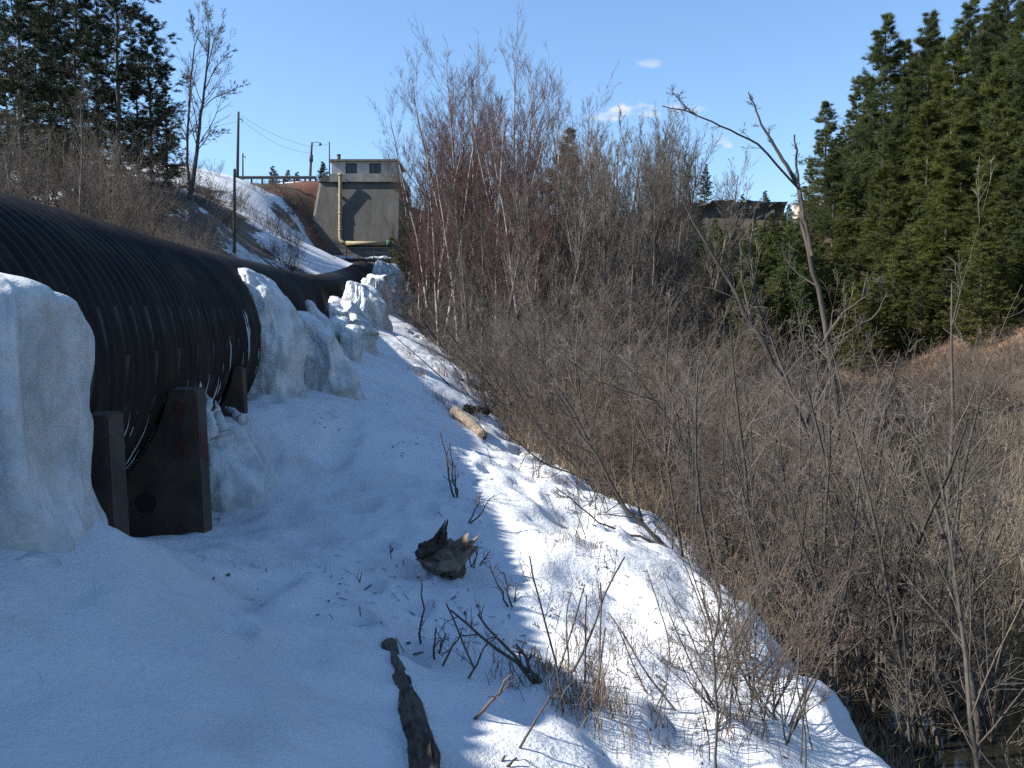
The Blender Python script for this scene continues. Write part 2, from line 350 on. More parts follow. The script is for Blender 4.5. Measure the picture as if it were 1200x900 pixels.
def H(x, y, detail=True):
    x = np.asarray(x, float); y = np.asarray(y, float)
    z = tps(x, y)
    r = np.sqrt(x*x+y*y)
    z = z + .10*fbm(x*.35, y*.35, seed=5, o=2)*sstep(4, 20, r) + .45*fbm(x*.09, y*.09, seed=6, o=3)*sstep(30, 60, r)
    z = z + .055*fbm(x*1.15, y*.8, seed=7, o=3)*sstep(1, 4, r)
    if detail:
        s = snow_amount(x, y)
        lumpy = sstep(-.6, .8, x)*1.3*sstep(24, 12, y)+.25
        z = z + s*(.16*sstep(.0, .8, s) + lumpy*.13*fbm(x*1.8, y*1.35, seed=12, o=3) + .012*fbm(x*8, y*7, seed=13, o=2))
        z = z + (1-s)*.05*fbm(x*3, y*3, seed=14, o=2)
        cup = 1-np.abs(fbm(x*3.3+.3*y, y*2.4, seed=17, o=2))*2; z = z+s*.022*cup*sstep(1.5, 3, y)*sstep(30, 16, y)*(1.15+.5*sstep(-.5, .6, x))
        z = z+s*footprints(x, y)
        # low dimples along the foot of the pipe
        dm = np.maximum(vnoise(x*2.3+9, y*1.7, seed=61)-.55, 0)
        z = z - s*.16*dm*sstep(2, 3.5, y)*sstep(20, 12, y)
    return z
FP = [tuple(r.uniform(-1, 1) for _ in range(4)) for r in [random.Random(91)] for _ in range(16)]
def footprints(x, y):
    z = np.zeros_like(x)
    for i, (a, b, c, d) in enumerate(FP):
        cx, cy = -.85+.12*a+.10*math.sin(i*.9)+(.16 if i % 2 else -.16)+.03*i, 3.3+i*.46+.10*b
        dx, dy = x-cx, y-cy; q = (dx/.085)**2+(dy/.15)**2
        z = z-.085*np.exp(-q*q*.6)+.022*np.exp(-(np.sqrt(q)-1.5)**2*6)
    return z
def h1(x, y): return float(H(np.array([x]), np.array([y]))[0])

xs = np.concatenate([np.array([-600, -350, -200, -130, -95]), np.arange(-75, -20, 1.3), np.arange(-20, -5.2, .45), np.arange(-5.2, 3.6, .05), np.arange(3.6, 8, .16), np.arange(8, 30, .6), np.arange(30, 90, 1.5), np.array([100, 130, 200, 350, 600])])
ys_ = [.6]
while ys_[-1] < 22: ys_.append(ys_[-1]+max(.035, .011*ys_[-1]))
while ys_[-1] < 120: ys_.append(ys_[-1]+.02*ys_[-1])
ys = np.concatenate([np.array([-600, -300, -150, -80, -50]), np.arange(-36, -3, 1.2), np.arange(-3, .6, .2), np.array(ys_), np.array([135, 160, 220, 350, 600])])
GX, GY = np.meshgrid(xs, ys, indexing='ij')
GZ = H(GX, GY); GS = snow_amount(GX, GY)
gb = MB(); gb.add(np.stack([GX, GY, GZ], -1).reshape(-1, 3), grid_quads(len(xs), len(ys))[:, ::-1])
gm = gb.mesh('ground')
# local ground colours (what the soil itself looks like)
col = np.empty(GX.shape+(3,)); col[:] = (.085, .062, .044)
def blend(mask, c):
    global col
    col = col*(1-mask[..., None]) + np.array(c)*mask[..., None]
n1 = fbm(GX*.3, GY*.3, seed=70, o=3)
blend(sstep(-.2, .4, n1)*.6, (.12, .092, .066))
blend(sstep(18, 24, GX)*sstep(48, 54, GY)*sstep(78, 70, GY), (.165, .108, .070))
blend(sstep(0, .5, fbm(GX*.5, GY*.7, seed=72, o=3))*sstep(18, 24, GX)*sstep(48, 54, GY)*.7, (.085, .055, .036))
blend(sstep(79, 83, GY)*sstep(-33, -29, GX)*sstep(-8, -10, GX)*sstep(-.2, .2, fbm(GX*.25, GY*.3, seed=73)+.05), (.060, .042, .030))
blend(sstep(79, 83, GY)*sstep(-33, -29, GX)*sstep(-8, -10, GX)*sstep(.0, .3, fbm(GX*.5, GY*.5, GZ*.6, seed=74))*sstep(-27, -24, GX), (.12, .055, .036))
blend(sstep(60, 72, GY)*sstep(-6, -2, GX)*sstep(46, 38, GX), (.040, .036, .026))
blend(sstep(60, 70, GY)*sstep(24, 28, GX)*sstep(1.0, 4.0, GZ-EYE), (.06, .045, .032))
blend(sstep(-2.75, -2.95, GZ-EYE)*sstep(2, 3, GX), (.05, .042, .03))
ca = gm.color_attributes.new('soil', 'FLOAT_COLOR', 'POINT')
ca.data.foreach_set('color', np.concatenate([col, np.ones(GX.shape+(1,))], -1).astype(np.float32).ravel())
sa = gm.attributes.new('snow', 'FLOAT', 'POINT'); sa.data.foreach_set('value', GS.astype(np.float32).ravel())

gmat = bpy.data.materials.new('snowy_ground'); gmat.use_nodes = True
N, L = gmat.node_tree.nodes, gmat.node_tree.links
pb = N['Principled BSDF']
def nz(scale, detail=5, rough=.6):
    n = N.new('ShaderNodeTexNoise'); n.inputs['Scale'].default_value = scale; n.inputs['Detail'].default_value = detail; n.inputs['Roughness'].default_value = rough
    L.new(gtc.outputs['Object'], n.inputs['Vector']); return n.outputs[0]
def mth(op, a, b=0.0, clamp=False):
    n = N.new('ShaderNodeMath'); n.operation = op; n.use_clamp = clamp
    for i, v in enumerate((a, b)):
        if isinstance(v, (int, float)): n.inputs[i].default_value = v
        else: L.new(v, n.inputs[i])
    return n.outputs[0]
def ramp(v, a, b, c0=(0, 0, 0), c1=(1, 1, 1)):
    n = N.new('ShaderNodeValToRGB'); n.color_ramp.elements[0].position = a; n.color_ramp.elements[1].position = b
    n.color_ramp.elements[0].color = (*c0, 1); n.color_ramp.elements[1].color = (*c1, 1); L.new(v, n.inputs[0]); return n.outputs[0]
def mixc(f, a, b, mode='MIX'):
    n = N.new('ShaderNodeMixRGB'); n.blend_type = mode
    for i, v in enumerate((f, a, b)):
        if isinstance(v, (int, float)): n.inputs[i].default_value = v
        elif isinstance(v, tuple): n.inputs[i].default_value = (*v, 1)
        else: L.new(v, n.inputs[i])
    return n.outputs[0]
gtc = N.new('ShaderNodeTexCoord')
a_sn = N.new('ShaderNodeAttribute'); a_sn.attribute_name = 'snow'
a_so = N.new('ShaderNodeAttribute'); a_so.attribute_name = 'soil'
sfac = mth('ADD', a_sn.outputs['Fac'], mth('MULTIPLY', mth('SUBTRACT', nz(4.5, 6), .5), .9))
farn = mth('MULTIPLY', mth('SUBTRACT', nz(.55, 6, .65), .5), 1.6)
sfac = mth('ADD', sfac, mth('MULTIPLY', farn, mth('MULTIPLY', mth('MULTIPLY', a_sn.outputs['Fac'], mth('SUBTRACT', 1.0, a_sn.outputs['Fac'])), 4.0)))
sfac = ramp(sfac, .42, .54)
litter = mixc(1.0, a_so.outputs['Color'], ramp(nz(9, 6, .7), .3, .72, (.35, .33, .3), (1.7, 1.6, 1.5)), 'MULTIPLY')
snowc = mixc(ramp(nz(.9, 4), .42, .75), (.57, .58, .59), (.50, .51, .52))
snowc = mixc(mth('MULTIPLY', ramp(nz(2.3, 3), .56, .70), .35), snowc, (.42, .375, .315))
# specks of bark and grit
speck = mth('MULTIPLY', ramp(nz(60, 2, .5), .70, .76), ramp(nz(1.7, 3), .46, .62))
snowc = mixc(mth('MULTIPLY', speck, .8), snowc, (.10, .085, .07))
L.new(mixc(sfac, litter, snowc), pb.inputs['Base Color'])
pb.inputs['Roughness'].default_value = .75; pb.inputs['Specular IOR Level'].default_value = .25
bh = mth('ADD', mth('MULTIPLY', nz(14, 5), .6), mth('MULTIPLY', nz(55, 4), .25))
bp = N.new('ShaderNodeBump'); bp.inputs['Strength'].default_value = .8; bp.inputs['Distance'].default_value = .04
L.new(bh, bp.inputs['Height']); L.new(bp.outputs[0], pb.inputs['Normal'])
gm.materials.append(gmat)
ground = tag(link('ground', gm), 'snow-covered bank and brown valley ground below the dam', None, kind='structure')

# water in the marsh
wm = bpy.data.materials.new('marsh_water'); wm.use_nodes = True
b = wm.node_tree.nodes['Principled BSDF']; b.inputs['Base Color'].default_value = (.012, .012, .008, 1); b.inputs['Roughness'].default_value = .06
b.inputs['Specular IOR Level'].default_value = .6
nb = wm.node_tree.nodes.new('ShaderNodeTexNoise'); nb.inputs['Scale'].default_value = 3.5; nb.inputs['Detail'].default_value = 3
bpn = wm.node_tree.nodes.new('ShaderNodeBump'); bpn.inputs['Strength'].default_value = .12; bpn.inputs['Distance'].default_value = .02
wm.node_tree.links.new(nb.outputs[0], bpn.inputs['Height']); wm.node_tree.links.new(bpn.outputs[0], b.inputs['Normal'])
WZ = EYE-3.03
mb = MB(); mb.add([(1.5, -20, WZ), (45, -20, WZ), (45, 50, WZ), (1.5, 50, WZ)], [(0, 1, 2, 3)])
tag(mb.build('water', wm), 'dark still marsh water between the shrubs', None, kind='structure')
# ---------------------------------------------------------------- penstock pipe
o0 = axis_at_y(6.0)-np.array([0, 0, PR])
penstock = thing('penstock_pipe', 'huge black corrugated steel pipe running up the snow bank to the dam', 'pipe', o0)
def shell(ya, yb, per, seg):
    s0, s1 = s_of_y(ya), s_of_y(yb)
    n = int((s1-s0)/PITCHC*per)
    s = np.linspace(s0, s1, n); th = np.linspace(-np.pi, np.pi, seg, endpoint=False)
    S, T = np.meshgrid(s, th, indexing='ij')
    lap = -.012*sstep(.36, .34, T)*sstep(-2.7, -2.6, T)          # lower plates lie under the upper ones
    m = MB(); m.add(pipe_pt(S, T, lap), grid_quads(n, seg, True)); return m
shell(-14, 1.5, 4, 48).build('corrugated_shell', M['pipe'], penstock, o0)
shell(1.5, 19, 7, 72).build('corrugated_shell', M['pipe'], penstock, o0)
shell(19, 89, 4, 40).build('corrugated_shell', M['pipe'], penstock, o0)
rng = np.random.default_rng(5)
for row, (tt, hh, step) in enumerate(((.36, .26, 2), (.08, .24, 4), (-.2, .2, 4))):
    k0 = int(s_of_y(2.5)/PITCHC); k1 = int(s_of_y(13)/PITCHC)
    for k in range(k0, k1, step):
        s = (k+.5)*PITCHC
        hgt = hh*rng.uniform(.7, 1.25); n = 7
        th = tt - np.linspace(0, hgt, n); w = PITCHC*.30*np.linspace(1, .35, n)*rng.uniform(.8, 1.05)
        cs = np.linspace(-1, 1, 5)
        P = pipe_pt(s+cs[None, :]*w[:, None], np.repeat(th[:, None], 5, 1), -.006)
        m = MB(); m.add(P, grid_quads(n, 5)); m.build('seam_patch', M['patch'], penstock, o0)

# frozen drips on the shell
drips = [(9.0, .42, .35, .018), (8.9, .30, .45, .016), (8.6, .0, .5, .012), (8.0, .12, .32, .014), (7.7, -.1, .4, .016), (7.5, -.2, .5, .018), (9.6, .05, .4, .016), (7.2, -.15, .45, .012), (6.8, -.25, .5, .014), (6.3, -.3, .5, .012), (5.9, -.2, .5, .012), (5.6, -.3, .5, .010), (5.2, -.25, .45, .012), (4.15, .25, .8, .03), (7.9, -.35, .4, .02), (8.3, -.4, .4, .022), (6.05, -.55, .45, .012), (6.5, -.5, .5, .013)]
_dr = np.random.default_rng(77)
drips += [(_dr.uniform(4.6, 8.6), _dr.uniform(-.75, -.1), _dr.uniform(.25, .6), _dr.uniform(.006, .010)) for _ in range(30)]
for i, (y, t0, ln, w) in enumerate(drips):
    s = (round(s_of_y(y)/PITCHC)+(.0 if i % 2 else .25))*PITCHC
    th = t0-np.linspace(0, ln, 9)
    P = pipe_pt(s+.010*np.sin(np.arange(9)*1.7+i), th, -.006)
    r = (w if i in (0, 1, 13) else w*.6)*np.array([.15, .4, .7, .9, 1, .9, .75, .5, .1])*(1+.2*np.sin(np.arange(9)*2.1+i))
    m = MB(); m.tubes(P, r, 5, True)
    o = m.build('frozen_drip', M['ice'], None, P[-1])
    if i == 13: tag(o, 'long white frozen drip on pipe beside the tall ice column at the picture edge', 'ice', 'frozen drips on the pipe')
    elif i == 0: tag(o, 'widest white streak of ice high on pipe above the third concrete saddle', 'ice', 'frozen drips on the pipe')
    else: tag(o, 'thin frozen drip hanging down the dark corrugated pipe side', 'ice', 'frozen drips on the pipe')

# ---------------------------------------------------------------- concrete saddles
def saddle(y, label, th, ztop, width_out, hole=False, text=False):
    A = axis_at_y(y); T = unit(axis_at_y(y+.2)-axis_at_y(y-.2)); U = unit(np.cross(T, [0, 0, 1.]))
    bz = A[2]-PR-.75; base = np.array([A[0], A[1], bz])
    t = thing('concrete_saddle', label, 'pipe support', base, 'concrete saddles under the pipe')
    wo = width_out; ri = PR+AMP+.006
    zt = ztop-bz; dz = A[2]-bz
    ang0 = math.asin((zt-dz)/ri)
    arc = [(-ri*math.cos(a), dz+ri*math.sin(a)) for a in np.linspace(ang0, -math.pi/2, 14)]
    arc = arc + [(-x, z) for x, z in arc[-2::-1]]
    outl = [(-wo-.04, 0), (-wo-.04, zt*.35), (-wo, zt)] + arc + [(wo, zt), (wo+.04, zt*.35), (wo+.04, 0)]
    v = []
    for d in (-th/2, th/2):
        for (u, z) in outl: v.append(U*u + T*d + np.array([0, 0, z]))
    n = len(outl); q = [(i, (i+1) % n, n+(i+1) % n, n+i) for i in range(n)]
    me = bpy.data.meshes.new('saddle_block')
    faces = [tuple(reversed(range(n))), tuple(range(n, 2*n))] + [f[::-1] for f in q]
    me.from_pydata([tuple(a) for a in v], [], faces); me.update(); me.materials.append(M['saddle'])
    import bmesh
    bm = bmesh.new(); bm.from_mesh(me); bmesh.ops.recalc_face_normals(bm, faces=bm.faces)
    es = [e for e in bm.edges if len(e.link_faces) == 2 and e.calc_face_angle(0) > .8]
    bmesh.ops.bevel(bm, geom=es, offset=.012, segments=2, affect='EDGES'); bmesh.ops.triangulate(bm, faces=bm.faces)
    bm.to_mesh(me); bm.free()
    link('saddle_block', me, t)
    front = lambda u, z, e: U*u - T*(th/2+e) + np.array([0, 0, z])
    if hole:
        c = (wo-.36, zt-.80); a = np.linspace(0, 2*np.pi, 25)[:-1]
        m = MB(); ring = [front(c[0]+.085*math.cos(x)*r, c[1]+.085*math.sin(x)*r, e) for (r, e) in ((1.12, .004), (1.0, .006), (.9, .004)) for x in a]
        m.add(ring, grid_quads(3, 24, True)); m.build('drain_rim', M['saddle'], t)
        m = MB(); m.add([front(c[0], c[1], .003)]+[front(c[0]+.078*math.cos(x), c[1]+.078*math.sin(x), .003) for x in a], None, [(0, i+1, (i+1) % 24+1) for i in range(24)])
        m.build('drain_hole', M['hole'], t)
    if text:
        for ch, dz_ in (('9', -.16), ('5', -.42)):
            cu = bpy.data.curves.new('painted_number', 'FONT'); cu.body = ch; cu.size = .2; cu.extrude = .001; cu.align_x = 'CENTER'; cu.align_y = 'CENTER'
            cu.materials.append(M['paint_red'])
            p = front(wo-.12, zt+dz_, .004)
            tmp = bpy.data.objects.new('tmp', cu); me_ = bpy.data.meshes.new_from_object(tmp); bpy.data.objects.remove(tmp); o = link('painted_number', me_, t, p)
            from mathutils import Matrix
            ex, ez, ey = Vector(U), Vector(-T), Vector((0, 0, 1)); ez = ex.cross(ey)
            mm = Matrix((ex, ey, ez)).transposed(); o.rotation_euler = mm.to_euler()
        p0 = np.array([U*(wo+.003)+T*(a*th*.35)+np.array([0, 0, zt+b]) for a, b in ((-1, -.12), (1, -.14), (1, -.55), (-1, -.48))])
        p0[2:] += U*.018
        m = MB(); m.add(p0, [(0, 1, 2, 3)]); m.build('red_smear', M['paint_red'], t)
    return t
saddle(4.55, 'low concrete saddle beside the tall ice column, half buried in snow', .24, at(100, 486, 4.55)[2], 1.28)
saddle(6.05, 'concrete saddle painted with red number 95 and a round drain hole', .26, at(205, 456, 6.05)[2], 1.33, True, True)
saddle(8.15, 'dark concrete saddle edge poking out of the ice beside the ice block', .22, at(262, 431, 8.15)[2], 1.22)

# ---------------------------------------------------------------- ice
def ice(name, label, secs, seed, flute=.10, lump=.10, sides=96, rows=90, group='ice masses along the pipe', cat='ice', m=None, foot=.8, sq=2.8, tilt=0.0, rough=.10):
    """secs: (z, cx, cy, rx, ry) from the foot to the top; a lofted, fluted, lumpy mass"""
    if foot: f = secs[0]; secs = [(f[0]-foot, f[1], f[2], f[3]*1.12, f[4]*1.12)]+list(secs)
    secs = np.array(secs, float); zz = secs[:, 0]
    t = np.linspace(0, 1, rows); tt = np.linspace(0, 1, len(secs))
    k = lambda i: np.convolve(np.pad(np.interp(t, tt, secs[:, i]), 4, mode='edge'), np.ones(9)/9, 'valid')
    z, cx, cy, rx, ry = [k(i) for i in range(5)]
    z = np.interp(t, tt, zz)
    endt = np.sqrt(np.clip(1-((t-.90)/.10).clip(0)**2, 0, 1)); rx = rx*endt; ry = ry*endt
    a = np.linspace(0, 2*np.pi, sides, endpoint=False)
    Z, A = np.meshgrid(z, a, indexing='ij')
    ca, sa_ = np.cos(A), np.sin(A)
    sc = np.mean(secs[:, 3:5])
    fl = 1-2*np.abs(fbm(ca*3.0+seed, sa_*3.0, Z*.55, seed=seed, o=3)); fl = .6*fl-.25
    lu = fbm(ca*1.2*sc/.5+seed, sa_*1.2*sc/.5, Z*1.6/max(sc, .2)*.4, seed=seed+50, o=4)
    r = 1 + flute*2.2*fl + lump*2.2*lu
    r = r*(np.abs(ca)**sq+np.abs(sa_)**sq)**(-1/sq)
    rid = 1-2*np.abs(fbm(ca*2*sc/.5+seed*3, sa_*2*sc/.5, Z*1.3/max(sc, .2)*.5, seed=seed+90, o=3)); r = r*(1+lump*.9*(rid-.5))
    X = cx[:, None]+rx[:, None]*r*ca; Y = cy[:, None]+ry[:, None]*r*sa_
    T2 = np.repeat(t[:, None], sides, 1)
    Zd = Z + tilt*(X-cx[:, None])*sstep(.35, .9, T2) + .10*sc*fbm(X*2/sc, Y*2/sc, Z*2/sc, seed=seed+7, o=2)
    f1 = 1.1/max(sc, .15)
    dn = rough*sc*(1.3*(1-2*np.abs(fbm(X*f1*.8, Y*f1*.8, Zd*f1*.5, seed=seed+31, o=2)))-.5) + rough*.22*sc*fbm(X*f1*3.2, Y*f1*3.2, Zd*f1*1.6, seed=seed+41, o=3)
    X = X+ca*dn; Y = Y+sa_*dn; Zd = Zd+.6*dn*T2
    o = np.array([secs[0, 1], secs[0, 2], secs[0, 0]])
    mb = MB(); V = np.stack([X, Y, Zd], -1)
    mb.add(V.reshape(-1, 3), grid_quads(rows, sides, True))
    mb.add(np.concatenate([V[-1], V[-1].mean(0, keepdims=True)]), None, [(i, (i+1) % sides, sides) for i in range(sides)])
    ob = mb.build(name, m or M['ice'], None, o)
    return tag(ob, label, cat, group)
def isec(rows, Y, thick):
    """rows: (py, left px, right px) in the plane at depth Y -> sections, foot first"""
    out = []
    for i, (py, xl, xr) in enumerate(rows):
        l, r = at(xl, py, Y), at(xr, py, Y)
        th = thick[i] if isinstance(thick, (list, tuple)) else thick
        out.append((l[2], (l[0]+r[0])/2, Y, (r[0]-l[0])/2, th))
    return out
ice('ice_column', 'tall pale ice column cut by the picture edge in front of pipe', isec([(800, -150, 112), (740, -145, 104), (690, -140, 92), (640, -135, 86), (560, -130, 72), (470, -130, 62), (400, -125, 54), (350, -120, 46), (322, -100, 20)], 3.35, [.56, .54, .52, .50, .48, .46, .44, .36, .2]), 11, .09, .06, 144, 120, rough=.10)
ice('ice_toe', 'low knobbly ice bulge at the foot of the tall ice column', isec([(790, -60, 104), (735, -60, 100), (705, -50, 92), (680, -40, 66), (658, -30, 30)], 2.95, .2), 12, .07, .12)
ice('ice_block', 'big upright ice block standing against pipe beyond the third saddle', isec([(505, 276, 352), (480, 280, 352), (440, 285, 352), (400, 288, 353), (375, 288, 352), (350, 289, 343), (330, 288, 326), (318, 288, 305)], 10.4, [.5, .5, .48, .45, .42, .36, .28, .2]), 13, .035, .07, 128, 110, tilt=-.5, rough=.15)
ice('ice_block', 'stepped ice block with sunlit slanting top next to the tallest block', isec([(475, 342, 420), (455, 345, 415), (430, 347, 414), (410, 346, 408), (385, 346, 388), (366, 348, 366)], 12.6, [.55, .5, .45, .4, .35, .25]), 14, .04, .09, 128, 110, tilt=-.55, rough=.2)
ice('ice_fin', 'thin pointed fin of ice leaning on pipe above the stepped block', isec([(400, 352, 398), (385, 355, 392), (370, 358, 380), (352, 358, 363)], 15.0, [.3, .25, .15, .05]), 15, .05, .06, 48, 50)
ice('ice_lump', 'rounded lump of ice, upper of two knobs above the stepped block', isec([(420, 386, 416), (402, 384, 414), (385, 383, 412), (370, 388, 407)], 15.6, [.2, .22, .2, .12]), 16, .06, .10, 56, 50)
ice('ice_lump', 'rounded lump of ice, lower of two knobs with a dripping foot', isec([(425, 404, 420), (405, 402, 424), (392, 400, 425), (380, 404, 420)], 15.0, [.15, .2, .2, .12]), 17, .06, .10, 56, 50)
ice('ice_ridge', 'ice ridge with lit crest midway along the pipe', isec([(405, 384, 440), (385, 386, 436), (366, 388, 428), (352, 390, 408)], 19.0, [.7, .6, .45, .2]), 18, .04, .12, tilt=-.4, rough=.25)
ice('ice_ridge', 'jagged snowy ice ridge climbing towards the dam end of pipe', isec([(385, 404, 452), (365, 408, 448), (348, 412, 444), (334, 416, 434)], 27.0, [1.3, 1.2, .9, .4]), 19, .05, .14, tilt=-.3, rough=.28)
ice('ice_ridge', 'ice heap where pipe bends, below the walkway', isec([(366, 428, 464), (350, 430, 462), (336, 434, 456), (324, 438, 448)], 38.0, [2.2, 2.0, 1.5, .6]), 20, .05, .14, tilt=-.3, rough=.28)
ice('ice_ridge', 'farthest ice heap beside the pipe mouth under the walkway', isec([(345, 438, 474), (332, 442, 470), (320, 446, 464), (311, 448, 458)], 54.0, [3.0, 2.6, 1.8, .7]), 21, .05, .14, tilt=-.3, rough=.28)
ice('ice_mound', 'smooth mound of stained ice below the third saddle', isec([(600, 224, 330), (575, 226, 322), (545, 228, 306), (515, 228, 288), (496, 232, 268)], 7.6, [.7, .62, .5, .38, .2]), 22, .05, .08, rough=.2)
for i, (pb_, pt, Y, w, lab) in enumerate((((232, 520), (228, 442), 7.0, .085, 'tallest ice spike rising beside the painted saddle'), ((246, 515), (238, 462), 7.25, .085, 'blunt ice spike next to the tallest spike'), ((262, 512), (248, 472), 7.4, .07, 'leaning ice spike in front of the third saddle'), ((285, 492), (262, 478), 7.7, .05, 'ice arm reaching across the third saddle foot'))):
    b0, t0 = at(*pb_, Y), at(*pt, Y)
    tt = np.linspace(0, 1, 14)[:, None]; P = b0+(t0-b0)*tt + np.array([0, .10, 0])*tt**2 + .008*np.random.default_rng(i).normal(size=(14, 3))
    m = MB(); m.tubes(P, w*(1-tt[:, 0])**.7+.006, 10, True)
    tag(m.build('ice_spike', M['ice'], None, b0), lab, 'ice', 'ice spikes by the saddles')

# ---------------------------------------------------------------- dam, gatehouse, walkway
DY = 90.0
def X_(px, Y=DY): return float(at(px, 300, Y)[0])
def Z_(py, Y=DY): return float(at(600, py, Y)[2])
dz0 = Z_(322)
dam = thing('concrete_dam', 'stained grey concrete dam face with sloping side, under the gatehouse', 'dam', (X_(415), DY, dz0))
def slab(m, xl0, xr0, xl1, xr1, z0, z1, yf0, yf1, yb):
    m.add([(xl0, yf0, z0), (xr0, yf0, z0), (xr0, yb, z0), (xl0, yb, z0), (xl1, yf1, z1), (xr1, yf1, z1), (xr1, yb, z1), (xl1, yb, z1)],
          [(0, 3, 2, 1), (4, 5, 6, 7), (0, 1, 5, 4), (1, 2, 6, 5), (2, 3, 7, 6), (3, 0, 4, 7)])
od = (X_(415), DY, dz0)
m = MB(); slab(m, X_(360), X_(467), X_(374.5), X_(467), dz0, Z_(211), DY-1.2, DY+1.2, DY+12); m.build('dam_face', M['concrete'], dam, od, False)
m = MB(); slab(m, X_(356.5), X_(360)-.01, X_(371), X_(374.5)-.01, dz0, Z_(211.5), DY-.8, DY+1.4, DY+12); m.build('side_coping', M['concrete_lt'], dam, od, False)
m = MB(); slab(m, X_(385), X_(469), X_(385), X_(469), Z_(211)+.003, Z_(201.5), DY+.9, DY+.9, DY+10); m.build('crest_beam', M['concrete_lt'], dam, od, False)
m = MB(); slab(m, X_(372), X_(385)-.01, X_(376), X_(385)-.01, Z_(211)+.003, Z_(204), DY+1.0, DY+1.0, DY+8); m.build('wing_wall', M['concrete'], dam, od, False)
gz = Z_(201.5)+.003
gate = thing('gatehouse', 'small pale flat-roofed gatehouse with two dark windows on the dam', 'building', (X_(424), DY+4, gz))
og = (X_(424), DY+4, gz); yf = DY+1.3
wx = [(X_(403), X_(416.5)), (X_(431), X_(445))]; wz0, wz1 = Z_(200.3), Z_(188)
gx0, gx1, gtop = X_(386.5), X_(463), Z_(186)
m = MB()
# front wall with two openings
def bx(m, x0, x1, y0, y1, z0, z1): m.box(((x0+x1)/2, (y0+y1)/2, (z0+z1)/2), (x1-x0, y1-y0, z1-z0))
cut = [gx0, wx[0][0], wx[0][1], wx[1][0], wx[1][1], gx1]
for i in range(5):
    if i % 2 == 0: bx(m, cut[i], cut[i+1], yf, yf+.3, gz, gtop)
    else: bx(m, cut[i], cut[i+1], yf, yf+.3, gz, wz0); bx(m, cut[i], cut[i+1], yf, yf+.3, wz1, gtop)
bx(m, gx0, gx0+.3, yf+.3, yf+5, gz, gtop); bx(m, gx1-.3, gx1, yf+.3, yf+5, gz, gtop); bx(m, gx0, gx1, yf+5, yf+5.3, gz, gtop)
m.build('wall', M['gate_wall'], gate, og, False)
m = MB(); bx(m, gx0-.25, gx1+.25, yf-.25, yf+5.5, gtop+.003, gtop+.2); rf = m.build('roof', M['roof'], gate, og, False)
for (a, b_) in wx:
    m = MB(); bx(m, a, b_, yf+.18, yf+.2, wz0, wz1); w = m.build('window', M['dark_window'], gate, og, False)
    m = MB(); bx(m, a, a+.08, yf+.1, yf+.17, wz0, wz1); bx(m, b_-.08, b_, yf+.1, yf+.17, wz0, wz1); bx(m, a+.08, b_-.08, yf+.1, yf+.17, wz1-.08, wz1); bx(m, a+.08, b_-.08, yf+.1, yf+.17, wz0, wz0+.08); bx(m, (a+b_)/2-.03, (a+b_)/2+.03, yf+.1, yf+.17, wz0+.08, wz1-.08)
    m.build('frame', M['dark_steel'], w, og, False)
m = MB(); p = (X_(390.5), yf+2, gtop+.2); m.tubes(np.array([p, (p[0], p[1], Z_(173))]), np.array([.2, .2]), 12, True); m.tubes(np.array([(p[0], p[1], Z_(174)), (p[0], p[1], Z_(172.6))]), np.array([.24, .24]), 12, True)
m.build('roof_vent', M['dark_steel'], gate, og)
m = MB(); bx(m, X_(397), X_(405), yf+1, yf+2, gtop+.2, gtop+.36); m.build('roof_hatch', M['dark_steel'], gate, og, False)
# ochre pipework
yp = DY-1.6
fy = lambda z: DY-1.2+2.4*(z-dz0)/(Z_(211)-dz0)
pts = []
for px, py, off in ((398.8, 203.2, None), (398.8, 207, None), (398.6, 240, .24), (398.4, 276, .24), (398.9, 281, .28), (401.5, 284, .32), (406, 285.2, .34)):
    p_ = at(px, py, DY); pts.append(at(px, py, DY+.62 if off is None else fy(p_[2])-off))
vp = thing('vent_pipe', 'ochre vertical pipe with elbow climbing the dam face', 'pipe', pts[-1])
m = MB(); m.tubes(np.array(pts), np.full(len(pts), .19), 12, True); m.build('pipe_run', M['ochre_pipe'], vp, pts[-1])
for py in (205, 229, 250, 270):
    m = MB(); c = at(398.5, py, DY+.62 if py < 210 else fy(Z_(py))-.24); m.tubes(np.array([c-[0, 0, .07], c+[0, 0, .07]]), np.array([.235, .235]), 12, True); m.build('pipe_clamp', M['pinkish'], vp, pts[-1])
yq = fy(Z_(285))-.34; p0, p1 = at(405.5, 285.2, yq), at(453, 285.5, yq)
hp = thing('outlet_pipe', 'ochre horizontal pipe along the dam foot with green end valve', 'pipe', p0)
m = MB(); m.tubes(np.array([p0, p1]), np.array([.24, .24]), 12, True); m.build('pipe_run', M['ochre_pipe'], hp, p0)
m = MB(); m.tubes(np.array([p1+[.01, 0, 0], p1+[.5, 0, 0]]), np.array([.36, .36]), 12, True); m.tubes(np.array([p1+[.15, -.1, .3], p1+[.15, -.1, .6]]), np.array([.05, .05]), 6, True); m.build('valve', M['green_paint'], hp, p0)
